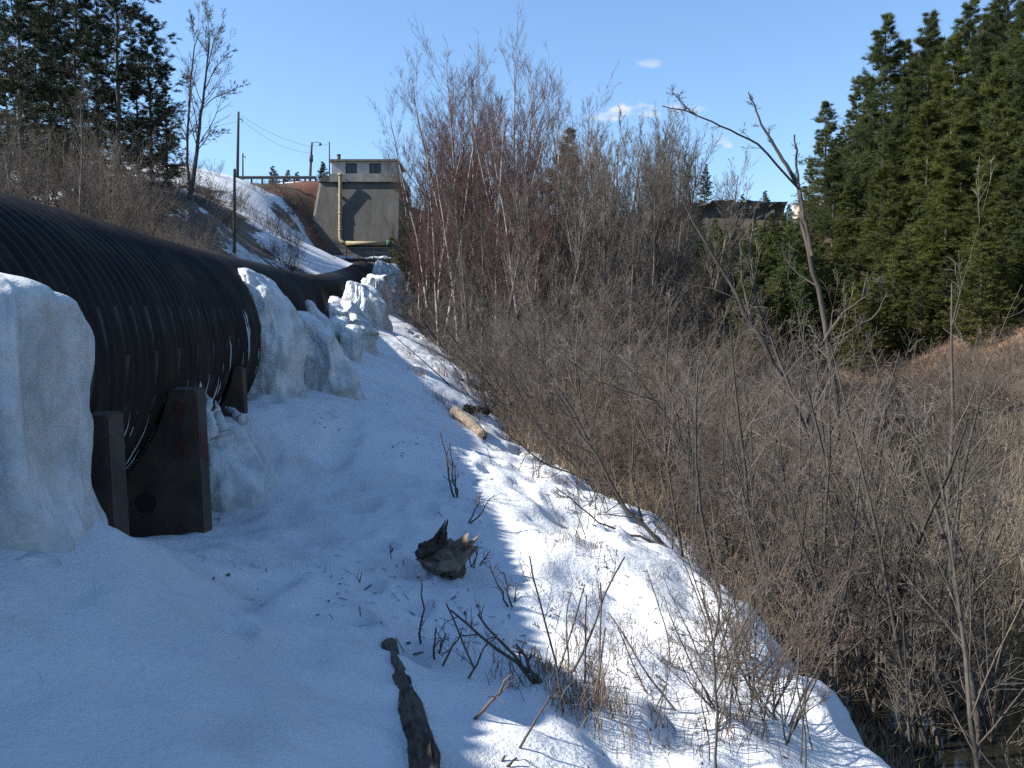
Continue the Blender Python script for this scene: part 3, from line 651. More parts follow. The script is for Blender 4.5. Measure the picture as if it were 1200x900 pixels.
# walkway
WY = 84.0
w0, w1 = at(384, 303.5, WY), at(458, 304, WY)
walk = thing('steel_walkway', 'rusty steel walkway with railing crossing above the pipe mouth', 'walkway', w0)
m = MB(); bx(m, w0[0], w1[0], WY-.6, WY+.6, w0[2]-.22, w0[2]); m.build('deck', M['dark_steel'], walk, w0, False)
for px in (387, 396, 406, 420, 438, 455):
    p = at(px, 303, WY-.55); m = MB(); bx(m, p[0]-.04, p[0]+.04, p[1]-.04, p[1]+.04, w0[2]+.001, Z_(291, WY)); m.build('post', M['steel'], walk, w0, False)
for py in (291.2, 297):
    m = MB(); bx(m, w0[0], w1[0], WY-.62, WY-.595, Z_(py, WY)-.03, Z_(py, WY)+.03); m.build('rail', M['steel'], walk, w0, False)
for (pa, pb_) in (((388, 304.5), (388, 330)), ((456, 304.5), (456, 325))):
    a = at(*pa, WY); b_ = at(*pb_, WY); m = MB(); bx(m, a[0]-.12, a[0]+.12, WY-.1, WY+.1, b_[2]-1, w0[2]-.221); m.build('leg', M['dark_steel'], walk, w0, False)
ice('snow_strip', 'strip of snow lying on the near end of the walkway deck', [(w0[2]-.02, X_(398, WY), WY, 1.6, .5), (w0[2]+.12, X_(398, WY), WY, 1.5, .45), (w0[2]+.3, X_(398, WY), WY, 1.0, .3)], 31, .06, .1, 40, 16, 'snow on the walkway', 'snow', foot=0)
ice('snow_strip', 'strip of snow lying on the valve end of the walkway deck', [(w0[2]-.02, X_(444, WY), WY, 1.3, .5), (w0[2]+.1, X_(444, WY), WY, 1.2, .45), (w0[2]+.24, X_(444, WY), WY, .8, .3)], 32, .06, .1, 40, 16, 'snow on the walkway', 'snow', foot=0)
for i, (a, b_, lab) in enumerate((((369, 290), (379, 318), 'leaning grey fence post, nearest the snowy slope, by the walkway'), ((376, 291), (385, 319), 'leaning grey fence post in the middle by the walkway'), ((383, 290), (386, 318), 'upright grey fence post touching the walkway end'))):
    pa, pb_ = at(*a, 80), at(*b_, 80); m = MB(); m.tubes(np.array([pb_, pa]), np.array([.07, .06]), 6, True)
    tag(m.build('fence_post', M['steel'], None, pb_), lab, 'post', 'fence posts by the walkway')

# ---------------------------------------------------------------- road side: guardrail, poles, wires
GY_ = 96.0
def zg(px, Y): return h1(X_(px, Y), Y)
g0 = at(262, 207, GY_)
gr = thing('guardrail', 'steel highway guardrail along the road above the brown bank', 'guardrail', g0)
m = MB()
xa, xb = X_(255, GY_), X_(370, GY_)
zt = Z_(206.3, GY_)
prof = [(-.00, .32), (-.06, .26), (-.06, .20), (0, .14), (-.06, .08), (-.06, .02), (0, -.04)]
V = [(x, GY_+dy, zt-.30+dz) for x in np.linspace(xa, xb, 30) for dy, dz in prof]
m.add(V, grid_quads(30, len(prof))); m.build('rail', M['steel'], gr, g0, False)
for px in np.arange(258, 371, 12.5):
    z0 = zg(px, GY_+.12); m = MB(); bx(m, X_(px, GY_)-.08, X_(px, GY_)+.08, GY_+.03, GY_+.19, min(z0, zt-.8)-.1, zt-.02); m.build('post', M['pole'], gr, g0, False)
def pole(px0, py0, px1, py1, Y, r, label, arm=None, lamp=None, box=None):
    a, b_ = at(px1, py1, Y), at(px0, py0, Y); zb = min(h1(a[0], Y)-.1, a[2]); a = np.array([a[0], a[1], zb])
    t = thing('utility_pole', label, 'pole', a, 'utility poles')
    m = MB(); tt = np.linspace(0, 1, 6)[:, None]; m.tubes(a+(b_-a)*tt, r*(1-.3*tt[:, 0]), 10, True); m.build('shaft', M['pole'], t, a)
    if arm:
        for dz in arm:
            m = MB(); bx(m, b_[0]-.05, b_[0]+.45, Y-.15, Y-.09, b_[2]-dz-.05, b_[2]-dz+.05); m.build('bracket', M['dark_steel'], t, a, False)
            m = MB(); m.tubes(np.array([(b_[0]+.4, Y-.12, b_[2]-dz-.3), (b_[0]+.4, Y-.12, b_[2]-dz-.05)]), np.array([.07, .05]), 8, True); m.build('insulator', M['concrete_lt'], t, a)
    if lamp:
        m = MB(); s = np.linspace(0, 1, 8); P = np.stack([b_[0]+s*.9, np.full(8, Y), b_[2]-.1+.15*np.sin(s*2.6)], -1); m.tubes(P, np.full(8, .04), 6, True); lp = m.build('lamp_arm', M['steel'], t, a)
        m = MB(); m.tubes(np.array([P[-1], P[-1]+[.1, 0, -.25]]), np.array([.10, .18]), 10, True); m.build('lamp_head', M['steel'], lp, a)
    if box:
        m = MB(); m.tubes(np.array([(b_[0]-.02, Y-.35, b_[2]-box-.4), (b_[0]-.02, Y-.35, b_[2]-box+.4)]), np.array([.22, .22]), 12, True); m.build('transformer', M['dark_steel'], t, a)
    return b_
tA = pole(279.5, 131, 278, 215, 92, .17, 'tallest utility pole, standing on the snowy crest beside the guardrail', arm=(.8,))
pole(275, 198, 274.5, 304, 42, .085, 'short bare post without wires standing down the slope just behind pipe')
tC = pole(284.5, 179.5, 284, 210, 125, .15, 'small distant utility pole just beside the tallest pole', arm=(.5,))
tD = pole(365.5, 167, 363, 212, 100, .16, 'leaning utility pole with lamp arm and transformer at the guardrail end', lamp=True, box=1.9)
tE = pole(386, 166, 386, 205, 101, .09, 'thin pole rising beside the gatehouse roof vent')
def wire(a, b_, sag, lab):
    t = np.linspace(0, 1, 14); P = a+(b_-a)*t[:, None]; P[:, 2] -= sag*4*t*(1-t)
    m = MB(); m.tubes(P, np.full(14, .014), 4); tag(m.build('power_line', M['wire'], None, a), lab, 'wire', 'power lines')
wire(tA+[.4, 0, -.9], tD+[0, 0, -1.2], .8, 'power line sagging between the tallest pole and the lamp pole')
wire(tA+[-.05, 0, -.2], tD+[0, 0, -.5], .5, 'upper power line from the tallest pole top to the lamp pole')
wire(tD+[0, 0, -.3], tE+[0, 0, -.2], .15, 'short power line from the lamp pole to the gatehouse pole')
wire(at(120, 152, 90), tA+[0, 0, -1.0], .6, 'power line coming in from the pines to the tallest pole')

# dark rock ledge and pale outcrop on the far rim
def rough_block(name, c, d, seed, mt, label, cat, amp):
    nx, ny, nz_ = 40, 8, 14
    m = MB()
    def face(f, nu, nv):
        u, v = np.meshgrid(np.linspace(-.5, .5, nu), np.linspace(-.5, .5, nv), indexing='ij'); P = f(u, v)*np.array(d)
        w = P+np.array(c)
        P = P+amp*np.stack([fbm(w[..., 0]*.5, w[..., 1]*.5, w[..., 2]*.9, seed+k, 3) for k in range(3)], -1)
        P[..., 2] += amp*.8*np.round(2*fbm(w[..., 0]*.25, w[..., 1]*0, w[..., 1]*0, seed+9, 2))/2*(u*0+1)
        m.add(P+np.array(c), grid_quads(nu, nv))
    h5 = lambda a: np.full_like(a, .5)
    face(lambda u, v: np.stack([u, -h5(u), v], -1), nx, nz_); face(lambda u, v: np.stack([u, v, h5(u)], -1), nx, ny)
    face(lambda u, v: np.stack([-h5(u), u, v], -1), ny, nz_); face(lambda u, v: np.stack([h5(u), u, v], -1), ny, nz_); face(lambda u, v: np.stack([u, h5(u), v], -1), nx, nz_)
    o = (c[0], c[1], c[2]-d[2]/2)
    return tag(m.build(name, mt, None, o, False), label, cat)
cA = at(852, 263, 104)
rough_block('rock_ledge', (cA[0], 106, cA[2]), (13.5, 6, 4.4), 80, M['rock'], 'long dark rock ledge on the far rim under the skyline', 'rock', .7)
cB = at(962, 244, 104); rough_block('rock_outcrop', (cB[0], 106, cB[2]), (4.6, 3, 1.9), 84, M['rock_lt'], 'pale sunlit rock outcrop glimpsed between the pines', 'rock', .5)
# ---------------------------------------------------------------- bare trees and shrubs
def spawn(P, R, k, tr, ang, lenf, n, radf, up, wander, rng, taper=.5, rmin=.003, flat=1.0, lmin=.05):
    m, pn, _ = P.shape
    idx = np.repeat(np.arange(m), k); t = rng.uniform(tr[0], tr[1], len(idx))
    f = t*(pn-1); i = np.minimum(f.astype(int), pn-2); fr = (f-i)[:, None]
    pos = P[idx, i]*(1-fr)+P[idx, i+1]*fr; tan = unit(P[idx, i+1]-P[idx, i])
    rad = R[idx, i]*(1-fr[:, 0])+R[idx, i+1]*fr[:, 0]
    pl = np.linalg.norm(np.diff(P, axis=1), axis=2).sum(1)[idx]
    rv = rng.normal(size=(len(idx), 3)); rv[:, 2] *= flat
    perp = unit(rv-tan*(rv*tan).sum(1, keepdims=True))
    an = R_(ang)*rng.uniform(.65, 1.3, len(idx))[:, None]
    d = np.cos(an)*tan+np.sin(an)*perp
    Ln = np.maximum(pl*lenf*rng.uniform(.5, 1.25, len(idx))*(1-taper*t), lmin)
    Q = np.empty((len(idx), n, 3)); Q[:, 0] = pos
    for j in range(1, n):
        d = unit(d+np.array([0, 0, up])+wander*rng.normal(size=d.shape)); Q[:, j] = Q[:, j-1]+d*(Ln/(n-1))[:, None]
    r0 = np.maximum(np.minimum(rad*radf, rad*.85), rmin)
    return Q, np.maximum(r0[:, None]*np.linspace(1, .35, n)[None, :], rmin*.7)
def stem_paths(n, starts, dirs, lens, up, wander, rng, r0, r1):
    m = len(starts); P = np.empty((m, n, 3)); P[:, 0] = starts; d = unit(np.asarray(dirs, float))
    for j in range(1, n):
        d = unit(d+np.array([0, 0, up])+wander*rng.normal(size=d.shape)); P[:, j] = P[:, j-1]+d*(np.asarray(lens)/(n-1))[:, None]
    t = np.linspace(0, 1, n); return P, np.asarray(r0)[:, None]*(1-t)[None, :]**.8+r1
def tree_from(name, label, cat, group, loc, P, R, levels, rng, tm, cm, names=('trunk', 'crown'), sides=8, rmin=.004, split=False):
    """levels: list of (k, trange, angle, len factor, points, radius factor, up, wander)"""
    t = thing(name, label, cat, loc, group)
    if split:
        for i in range(len(P)):
            m = MB(); m.tubes(P[i], R[i], sides); so = m.build('stem', tm, t)
            mc = MB(); cur = (P[i:i+1], R[i:i+1])
            for li, (k, tr, ang, lf, n, rf, up, wd) in enumerate(levels):
                cur = spawn(cur[0], cur[1], k, tr, ang, lf, n, rf, up, wd, rng, rmin=rmin); mc.tubes(cur[0], cur[1], 3)
            tag(mc.build('twigs', cm, so), kind='stuff')
        return t
    mt = MB(); mt.tubes(P, R, sides, False); mt.build(names[0], tm, t)
    mc = MB(); cur = (P, R)
    for li, (k, tr, ang, lf, n, rf, up, wd) in enumerate(levels):
        cur = spawn(cur[0], cur[1], k, tr, ang, lf, n, rf, up, wd, rng, rmin=rmin)
        mc.tubes(cur[0], cur[1], 4 if li == 0 else 3)
    tag(mc.build(names[1], cm, t), kind='stuff' if names[1] == 'twigs' else None)
    return t
FAR = (0, -300, -50)
protos = []
def birch(seed, h, stems, group, label, spread=.35, tm='birch_bark', cm='twig_birch', r=.0068):
    rng = np.random.default_rng(seed); m = stems
    st = np.concatenate([rng.normal(size=(m, 2))*.25*(m > 1), np.full((m, 1), -.3)], 1)
    d = np.concatenate([rng.normal(size=(m, 2))*spread*(.28 if m > 1 else .06), np.ones((m, 1))], 1)
    ln = h*rng.uniform(.72, 1.05, m)
    P, Rr = stem_paths(12, st, d, ln, .03, .035, rng, r*ln, .010)
    lv = [(30, (.16, .97), 27, .34, 6, .38, .10, .06), (10, (.12, 1), 28, .42, 4, .5, .08, .09), (8, (.1, 1), 28, .5, 3, .7, .05, .10)]
    return tree_from('birch_tree', label, 'tree', group, FAR, P, Rr, lv, rng, M[tm], M[cm], rmin=.0042)
def shrub(seed, n, h, group, label, cm='twig_grey', sm='bark', lean=(0, 0), spread=.5, name='alder_shrub', k=(7, 5, 4), r=.0075, rmin=.0034, cat='shrub', up=.04, split=False):
    rng = np.random.default_rng(seed)
    st = np.concatenate([rng.normal(size=(n, 2))*.28, np.full((n, 1), -.2)], 1)
    d = np.concatenate([rng.normal(size=(n, 2))*spread+np.array(lean), np.ones((n, 1))], 1)
    ln = h*rng.uniform(.5, 1.1, n)
    P, Rr = stem_paths(9, st, d, ln, up, .07, rng, r*ln*rng.uniform(.7, 1.2, n), .005)
    lv = [(k[0], (.18, .98), 34, .46, 6, .42, .05, .09), (k[1], (.12, 1), 36, .46, 4, .5, .04, .12), (k[2], (.1, 1), 36, .5, 3, .75, .0, .15)]
    return tree_from(name, label, cat, group, FAR, P, Rr, lv, rng, M[sm], M[cm], ('stems', 'twigs'), 5, rmin, split)
rs = random.Random(7)
ORD = ('first', 'second', 'third', 'fourth', 'fifth', 'sixth', 'seventh', 'eighth', 'ninth', 'tenth', 'eleventh', 'twelfth', 'thirteenth', 'fourteenth', 'fifteenth', 'sixteenth', 'seventeenth', 'eighteenth', 'nineteenth', 'twentieth',
       'twenty-first', 'twenty-second', 'twenty-third', 'twenty-fourth', 'twenty-fifth', 'twenty-sixth', 'twenty-seventh', 'twenty-eighth', 'twenty-ninth', 'thirtieth', 'thirty-first', 'thirty-second', 'thirty-third', 'thirty-fourth', 'thirty-fifth', 'thirty-sixth', 'thirty-seventh', 'thirty-eighth', 'thirty-ninth', 'fortieth')
ORD = ORD+tuple(a+b for a in ('forty-', 'fifty-', 'sixty-', 'seventy-', 'eighty-') for b in ORD[:9])
def number(label, fmt):
    obs = [o for o in scene.objects if o.parent is None and o.get('label') == label]
    obs.sort(key=lambda o: o.location.x/o.location.y)
    for i, o in enumerate(obs): o['label'] = fmt.format(ORD[i])
def place(protos, x, y, sc=1.0, label=None, group=None, rz=None, used=set(), tilt=(0, 0), z=None, i=None):
    p = protos[rs.randrange(len(protos))] if i is None else protos[i]
    z = h1(x, y) if z is None else z
    return dup(p, (x, y, z), rs.uniform(0, 6.28) if rz is None else rz, sc, label, group, tilt)

# birch clump beside the pipe (prototypes are removed at the end, copies stay)
GB = 'leafless birches beside the snow bank'
B = [birch(100+i, 12, (1, 2, 1, 3, 2)[i], GB, 'leafless birch') for i in range(5)]
BS = [birch(120+i, 8, (2, 3, 1)[i], GB, 'leafless sapling', .5, 'bark_lt', 'twig_grey', .008) for i in range(3)]
SH = [shrub(200+i, 12, 4.2, 'x', 'x', ('twig_grey', 'twig_brown', 'twig_grey', 'twig_brown')[i], lean=((-.25, 0), (0, 0), (.1, -.2), (-.3, -.2))[i], k=(8, 6, 5), r=.0058, rmin=.0027) for i in range(4)]
LO = [shrub(220+i, 16, 2.2, 'x', 'x', ('twig_brown', 'twig_grey', 'twig_red')[i], 'bark', spread=.55, name='low_shrub', k=(6, 5, 3), r=.005) for i in range(3)]
protos += B+BS+SH+LO

birches = [  # px of stem foot, depth, px height of the top, proto
    (548, 36, 45, 0, 'tallest leafless birch rising highest in the thicket beside the snow bank'), (500, 38, 110, 1, 'leafless birch leaning out towards the gatehouse at the thicket edge'),
    (525, 34, 80, 3, None), (575, 33, 60, 4, None), (600, 37, 50, 0, None), (620, 40, 95, 2, None), (640, 34, 120, 1, None), (665, 36, 75, 2, 'slim leafless tree with dark straight trunk at the open side of the birches'), (560, 42, 70, 3, None), (590, 44, 90, 4, None),
    (515, 44, 130, 0, None), (535, 30, 140, 2, None), (690, 38, 150, 4, None), (480, 48, 190, 1, None), (495, 52, 170, 3, None), (610, 30, 130, 3, None), (540, 38, 60, 4, None), (565, 37, 50, 1, None), (585, 40, 65, 3, None), (632, 38, 85, 4, None), (650, 42, 110, 0, None), (510, 40, 105, 4, None), (530, 46, 90, 1, None), (680, 42, 100, 1, None), (605, 34, 85, 1, None), (488, 42, 150, 4, None)]
for px, Y, py, pi, lab in birches:
    x = X_(px, Y); z = h1(x, Y); hgt = Z_(py, Y)-z
    place(B, x, Y, hgt/13.2, lab or 'slender leafless birch crowded in the clump between the dam and the thicket', GB, i=pi)
GS_ = 'grey saplings above the alder thicket'
for px, Y, py in ((700, 30, 190), (725, 34, 170), (745, 40, 180), (770, 33, 200), (790, 42, 160), (815, 38, 200), (835, 44, 205), (760, 48, 190), (715, 46, 175), (800, 52, 200), (680, 50, 170), (735, 28, 240), (650, 28, 210), (590, 27, 220), (560, 26, 235), (625, 46, 130), (705, 40, 150), (730, 42, 165), (755, 36, 185), (780, 46, 175), (800, 36, 215), (825, 50, 190), (770, 54, 165), (740, 52, 160), (715, 34, 200), (690, 32, 185)):
    x = X_(px, Y); z = h1(x, Y); place(BS, x, Y, (Z_(py, Y)-z)/8.0, 'slim bare grey sapling standing above the alder thicket', GS_)
# alder thicket
GA = 'leafless alder shrubs filling the valley floor'
cnt = 0
for y in np.concatenate([np.arange(9.5, 22, 1.35), np.arange(22, 50, 2.2)]):
    xe = float(np.interp(y, _ek[:, 0], _ek[:, 1]))+.8
    xmax = min(y*.62+1.0, xe+5+y*.55)
    xx = xe+rs.uniform(0, .8)
    while xx < xmax:
        px = 600+1000*xx/y
        keep = not (px > 1010 and 13 < y < 40) and not (px > 960 and y < 13)
        if keep and cnt < 150:
            # line of sight stays lower towards the far conifers
            top = np.interp(px, [480, 560, 700, 800, 870, 950, 1050, 1200], [330, 320, 330, 350, 395, 430, 455, 465])
            hh = min(4.6, max(1.5, (Z_(top, y)-h1(xx, y))*rs.uniform(.8, 1.1)))
            place(SH, xx, y+rs.uniform(-.5, .5), hh/4.0, 'leafless grey alder shrub in the tangled thicket beside the snow bank', GA); cnt += 1
        xx += rs.uniform(.9, 1.6)*(1+.03*y)
GL = 'low brown shrubs along the snow edge'
lowc = 0
for y in np.arange(7.5, 40, .75):
    xe = float(np.interp(y, _ek[:, 0], _ek[:, 1]))
    for k in range(2 if y < 16 else 1):
        xx = xe+rs.uniform(.1, 1.7)+(.4 if y < 9 else 0)
        place(LO, xx, y+rs.uniform(-.3, .3), rs.uniform(.45, .8)*(1.1 if y > 9 else .75), 'low brown twiggy shrub growing along the ragged snow edge', GL); lowc += 1
# far slope shrubs
for i in range(50):
    y = rs.uniform(38, 54); px = rs.uniform(880, 1215); xx = X_(px, y)
    place(LO, xx, y, rs.uniform(.7, 1.3), 'low bare bush on the brown marsh edge below the conifers', 'bare bushes on the far marsh edge')

# stems standing in the water at the right, close to the camera
GW = 'tall bare alder stems by the water'
W = [shrub(240+i, 7, 3.6, 'x', 'x', 'twig_grey', 'bark', spread=.22, lean=((.1, 0), (-.15, 0), (.0, .05))[i], k=(8, 6, 5), r=.0062, rmin=.0022, up=.03, name='alder_clump', split=True) for i in range(3)]
protos += W
for (px, Y, hpx, lab) in ((868, 7.9, 470, 'bare alder clump rooted at the last scallop of snow beside the water'), (950, 7.0, 420, 'bare alder clump in the water in front of the leaning dead tree'), (1000, 6.6, 470, None), (1050, 6.6, 430, None), (1090, 7.6, 400, None), (1130, 6.2, 440, 'thick bare alder clump at the picture corner over the water'), (1180, 7.0, 380, None), (1200, 5.8, 420, None), (1150, 9.5, 410, None), (1040, 9.5, 440, None), (930, 9.2, 430, None), (985, 8.4, 400, None), (1200, 9.0, 430, None), (840, 9.5, 440, None), (870, 11.5, 420, None), (960, 12.5, 430, None), (905, 10.5, 400, None), (1085, 12, 470, None), (1180, 13, 450, None)):
    x = X_(px, Y); z = h1(x, Y); place(W, x, Y, (Z_(hpx, Y)-z)/3.3, lab or 'bare grey alder clump standing in the dark marsh water', GW)

# the leaning dead tree
def pathpx(pts, Y, dy=0.0, n=14):
    P = np.array([at(px, py, Y+dy*i) for i, (px, py) in enumerate(pts)])
    t = np.linspace(0, 1, len(pts)); tt = np.linspace(0, 1, n); Q = np.stack([np.interp(tt, t, P[:, k]) for k in range(3)], -1)
    return Q
def custom_tree(name, label, cat, group, trunk, branches, Y, tm, cm, twig_levels, seed, rmin=.004, jit=.38):
    base = at(*trunk[0][0], Y); rng = np.random.default_rng(seed)
    t = thing(name, label, cat, base, group)
    m = MB(); Pm, Rm = [], []
    for pts, r0, r1, dy in [trunk]+branches:
        Q = pathpx(pts, Y, dy, 16); Q[1:-1] += rng.normal(size=(14, 3))*r0*jit
        R2 = np.linspace(r0, r1, 16); Pm.append(Q-base); Rm.append(R2)
    m.tubes(Pm[0], Rm[0], 9, False); m.build('trunk', tm, t)
    m = MB()
    for P, R2 in zip(Pm[1:], Rm[1:]): m.tubes(P, R2, 6)
    m.build('limbs', tm, t)
    if twig_levels:
        m = MB(); cur = (np.stack(Pm), np.stack(Rm))
        for lv in twig_levels:
            k, tr, ang, lf, n, rf, up, wd = lv
            cur = spawn(cur[0], cur[1], k, tr, ang, lf, n, rf, up, wd, rng, rmin=rmin); m.tubes(cur[0], cur[1], 3)
        tag(m.build('twigs', cm, t), kind='stuff')
    return t
custom_tree('dead_tree', 'tall leaning dead tree with pale trunk and forked bare top over the marsh', 'tree', None,
    ([(1012, 760), (1004, 640), (990, 540), (975, 440), (960, 340), (945, 275), (935, 215)], .046, .024, .02),
    [([(935, 215), (912, 180), (893, 145), (877, 108)], .026, .007, .05), ([(937, 222), (890, 170), (850, 150), (812, 133), (776, 124)], .015, .006, -.05),
     ([(952, 300), (942, 255), (935, 205), (931, 158)], .026, .010, .06), ([(966, 400), (985, 370), (1010, 350), (1017, 318)], .022, .007, .02),
     ([(968, 405), (1000, 385), (1025, 372), (1040, 345), (1030, 330)], .015, .006, -.02), ([(815, 134), (800, 122), (788, 108)], .012, .005, 0)],
    10.5, M['bark_dark'], M['twig_grey'], [(8, (.2, 1), 42, .13, 5, .35, .03, .12), (4, (.25, 1), 40, .5, 4, .6, 0, .13), (2, (.25, 1), 40, .5, 3, .7, 0, .13)], 301, .003, .3)
custom_tree('leaning_trunk', 'dark leaning trunk crossing the dead tree and slanting up towards the rock ledge', 'tree', None,
    ([(985, 660), (965, 560), (935, 480), (900, 410), (860, 340), (820, 270), (785, 205)], .055, .010, .0),
    [([(925, 455), (905, 400), (885, 350), (880, 290), (885, 245)], .030, .007, .04), ([(880, 375), (870, 330), (868, 285), (878, 268)], .022, .006, -.03), ([(945, 500), (960, 440), (955, 395)], .022, .006, .02)],
    11.4, M['bark'], M['twig_grey'], [(7, (.25, 1), 48, .16, 5, .4, .02, .15), (4, (.2, 1), 45, .5, 4, .6, 0, .18), (3, (.2, 1), 40, .5, 3, .8, 0, .18)], 302)
# slanting alder stems crossing the lit snow edge
SL = [([(935, 800), (880, 740), (835, 690), (780, 640), (735, 600), (690, 520), (655, 465)], 7.6, 'long dark stem slanting up over the lower snow edge'),
      ([(860, 740), (800, 690), (760, 640), (715, 570), (690, 520), (640, 430), (600, 390)], 8.8, 'long dark stem slanting across the snow, second of three'),
      ([(905, 640), (850, 580), (800, 520), (770, 470), (735, 430), (690, 395)], 10.2, 'dark forked stem slanting up to the tangle in mid thicket')]
for i, (pts, Y, lab) in enumerate(SL):
    custom_tree('slanting_alder', lab, 'shrub', 'slanting alder stems', (pts, .034, .008, .06), [([pts[2], (pts[2][0]-20, pts[2][1]-80), (pts[2][0]-15, pts[2][1]-170)], .016, .005, .05), ([pts[3], (pts[3][0]-75, pts[3][1]-25), (pts[3][0]-130, pts[3][1]-70)], .014, .004, .02), ([pts[1], (pts[1][0]-50, pts[1][1]-15), (pts[1][0]-110, pts[1][1]-22)], .012, .004, -.03)],
                Y, M['bark_dark'], M['twig_grey'], [(8, (.15, 1), 45, .22, 5, .45, .05, .14), (5, (.2, 1), 42, .5, 4, .6, .03, .16), (2, (.2, 1), 40, .5, 3, .8, 0, .18)], 310+i, .0032)

# left bare tree with two trunks
custom_tree('bare_tree', 'tall leafless tree with twin trunks standing on the snowy slope', 'tree', None,
    ([(222, 233), (228, 200), (232, 165), (237, 120), (243, 75), (246, 40)], .13, .022, .3),
    [([(223, 228), (219, 190), (220, 150), (223, 100), (228, 55), (233, 40)], .085, .016, .1), ([(236, 128), (250, 115), (268, 108), (283, 100)], .03, .01, 0), ([(238, 110), (252, 80), (270, 60)], .03, .01, .2), ([(231, 170), (245, 158), (265, 152)], .025, .01, -.2),
     ([(241, 90), (250, 50), (262, 25)], .03, .01, .1), ([(244, 60), (244, 25), (240, 2)], .025, .01, 0), ([(244, 62), (228, 40), (222, 20)], .025, .01, -.2)],
    45, M['bark'], M['twig_grey'], [(16, (.3, 1), 34, .36, 6, .4, .05, .07), (8, (.2, 1), 32, .45, 4, .55, .04, .09), (6, (.15, 1), 32, .5, 3, .75, 0, .1)], 320, .0065, .12)
# pale saplings in front of the left pines and brown brush below
GLs = 'bare saplings below the left pines'
BL = [birch(140+i, 8, (1, 2)[i], GLs, 'x', .35, 'bark_lt', 'twig_grey', .007) for i in range(2)]; protos += BL
for px, py, top, Y, lab in ((92, 265, 75, 27, 'palest bare sapling standing in front of the pines above pipe'), (137, 270, 150, 30, 'thin pale bare sapling between the pines and the snowy slope'), (20, 250, 120, 26, None), (55, 255, 150, 31, None), (-10, 245, 110, 29, None), (115, 262, 170, 34, None), (165, 270, 200, 33, None), (40, 250, 190, 25, None), (180, 280, 235, 36, None), (192, 285, 240, 37, None), (75, 260, 180, 36, None), (5, 250, 170, 34, None), (150, 265, 215, 39, None), (100, 260, 190, 40, None), (30, 250, 160, 38, None)):
    x = X_(px, Y); z = h1(x, Y); place(BL, x, Y, max(.3, (Z_(top, Y)-z)/8), lab or 'grey bare sapling in the brush below the tall left pines', GLs)
for i in range(44):
    Y = rs.uniform(24, 44); px = rs.uniform(-30, 205); x = X_(px, Y)
    place(SH if i % 3 else LO, x, Y, rs.uniform(.55, 1.1), 'grey brush shrub under the left pines beyond the pipe', 'brush under the left pines')
for i, (px, py, Y) in enumerate(tuple((rs.uniform(283, 352), 0, rs.uniform(82.5, 92)) for k in range(30)) + tuple((rs.uniform(205, 360), 0, rs.uniform(46, 78)) for k in range(24)) + ((310, 235, 84), (325, 232, 86), (340, 238, 84), (355, 235, 87), (300, 232, 86), (365, 240, 86), (315, 245, 82), (345, 250, 82), (330, 300, 55), (342, 305, 52), (318, 303, 54), (352, 308, 56), (335, 290, 60), (300, 262, 66), (285, 240, 72), (350, 285, 66), (245, 245, 56), (260, 258, 54), (215, 250, 44), (205, 270, 42), (230, 262, 47))):
    x = X_(px, Y); place(LO, x, Y, rs.uniform(.45, .75) if Y > 80 else rs.uniform(.5, 1.0), ('leafless bush in the reddish bank under the guardrail' if Y > 80 else 'dark leafless bush on the snowy slope between pipe and guardrail'), 'bushes on the bank under the guardrail' if Y > 80 else 'bushes on the snowy slope')

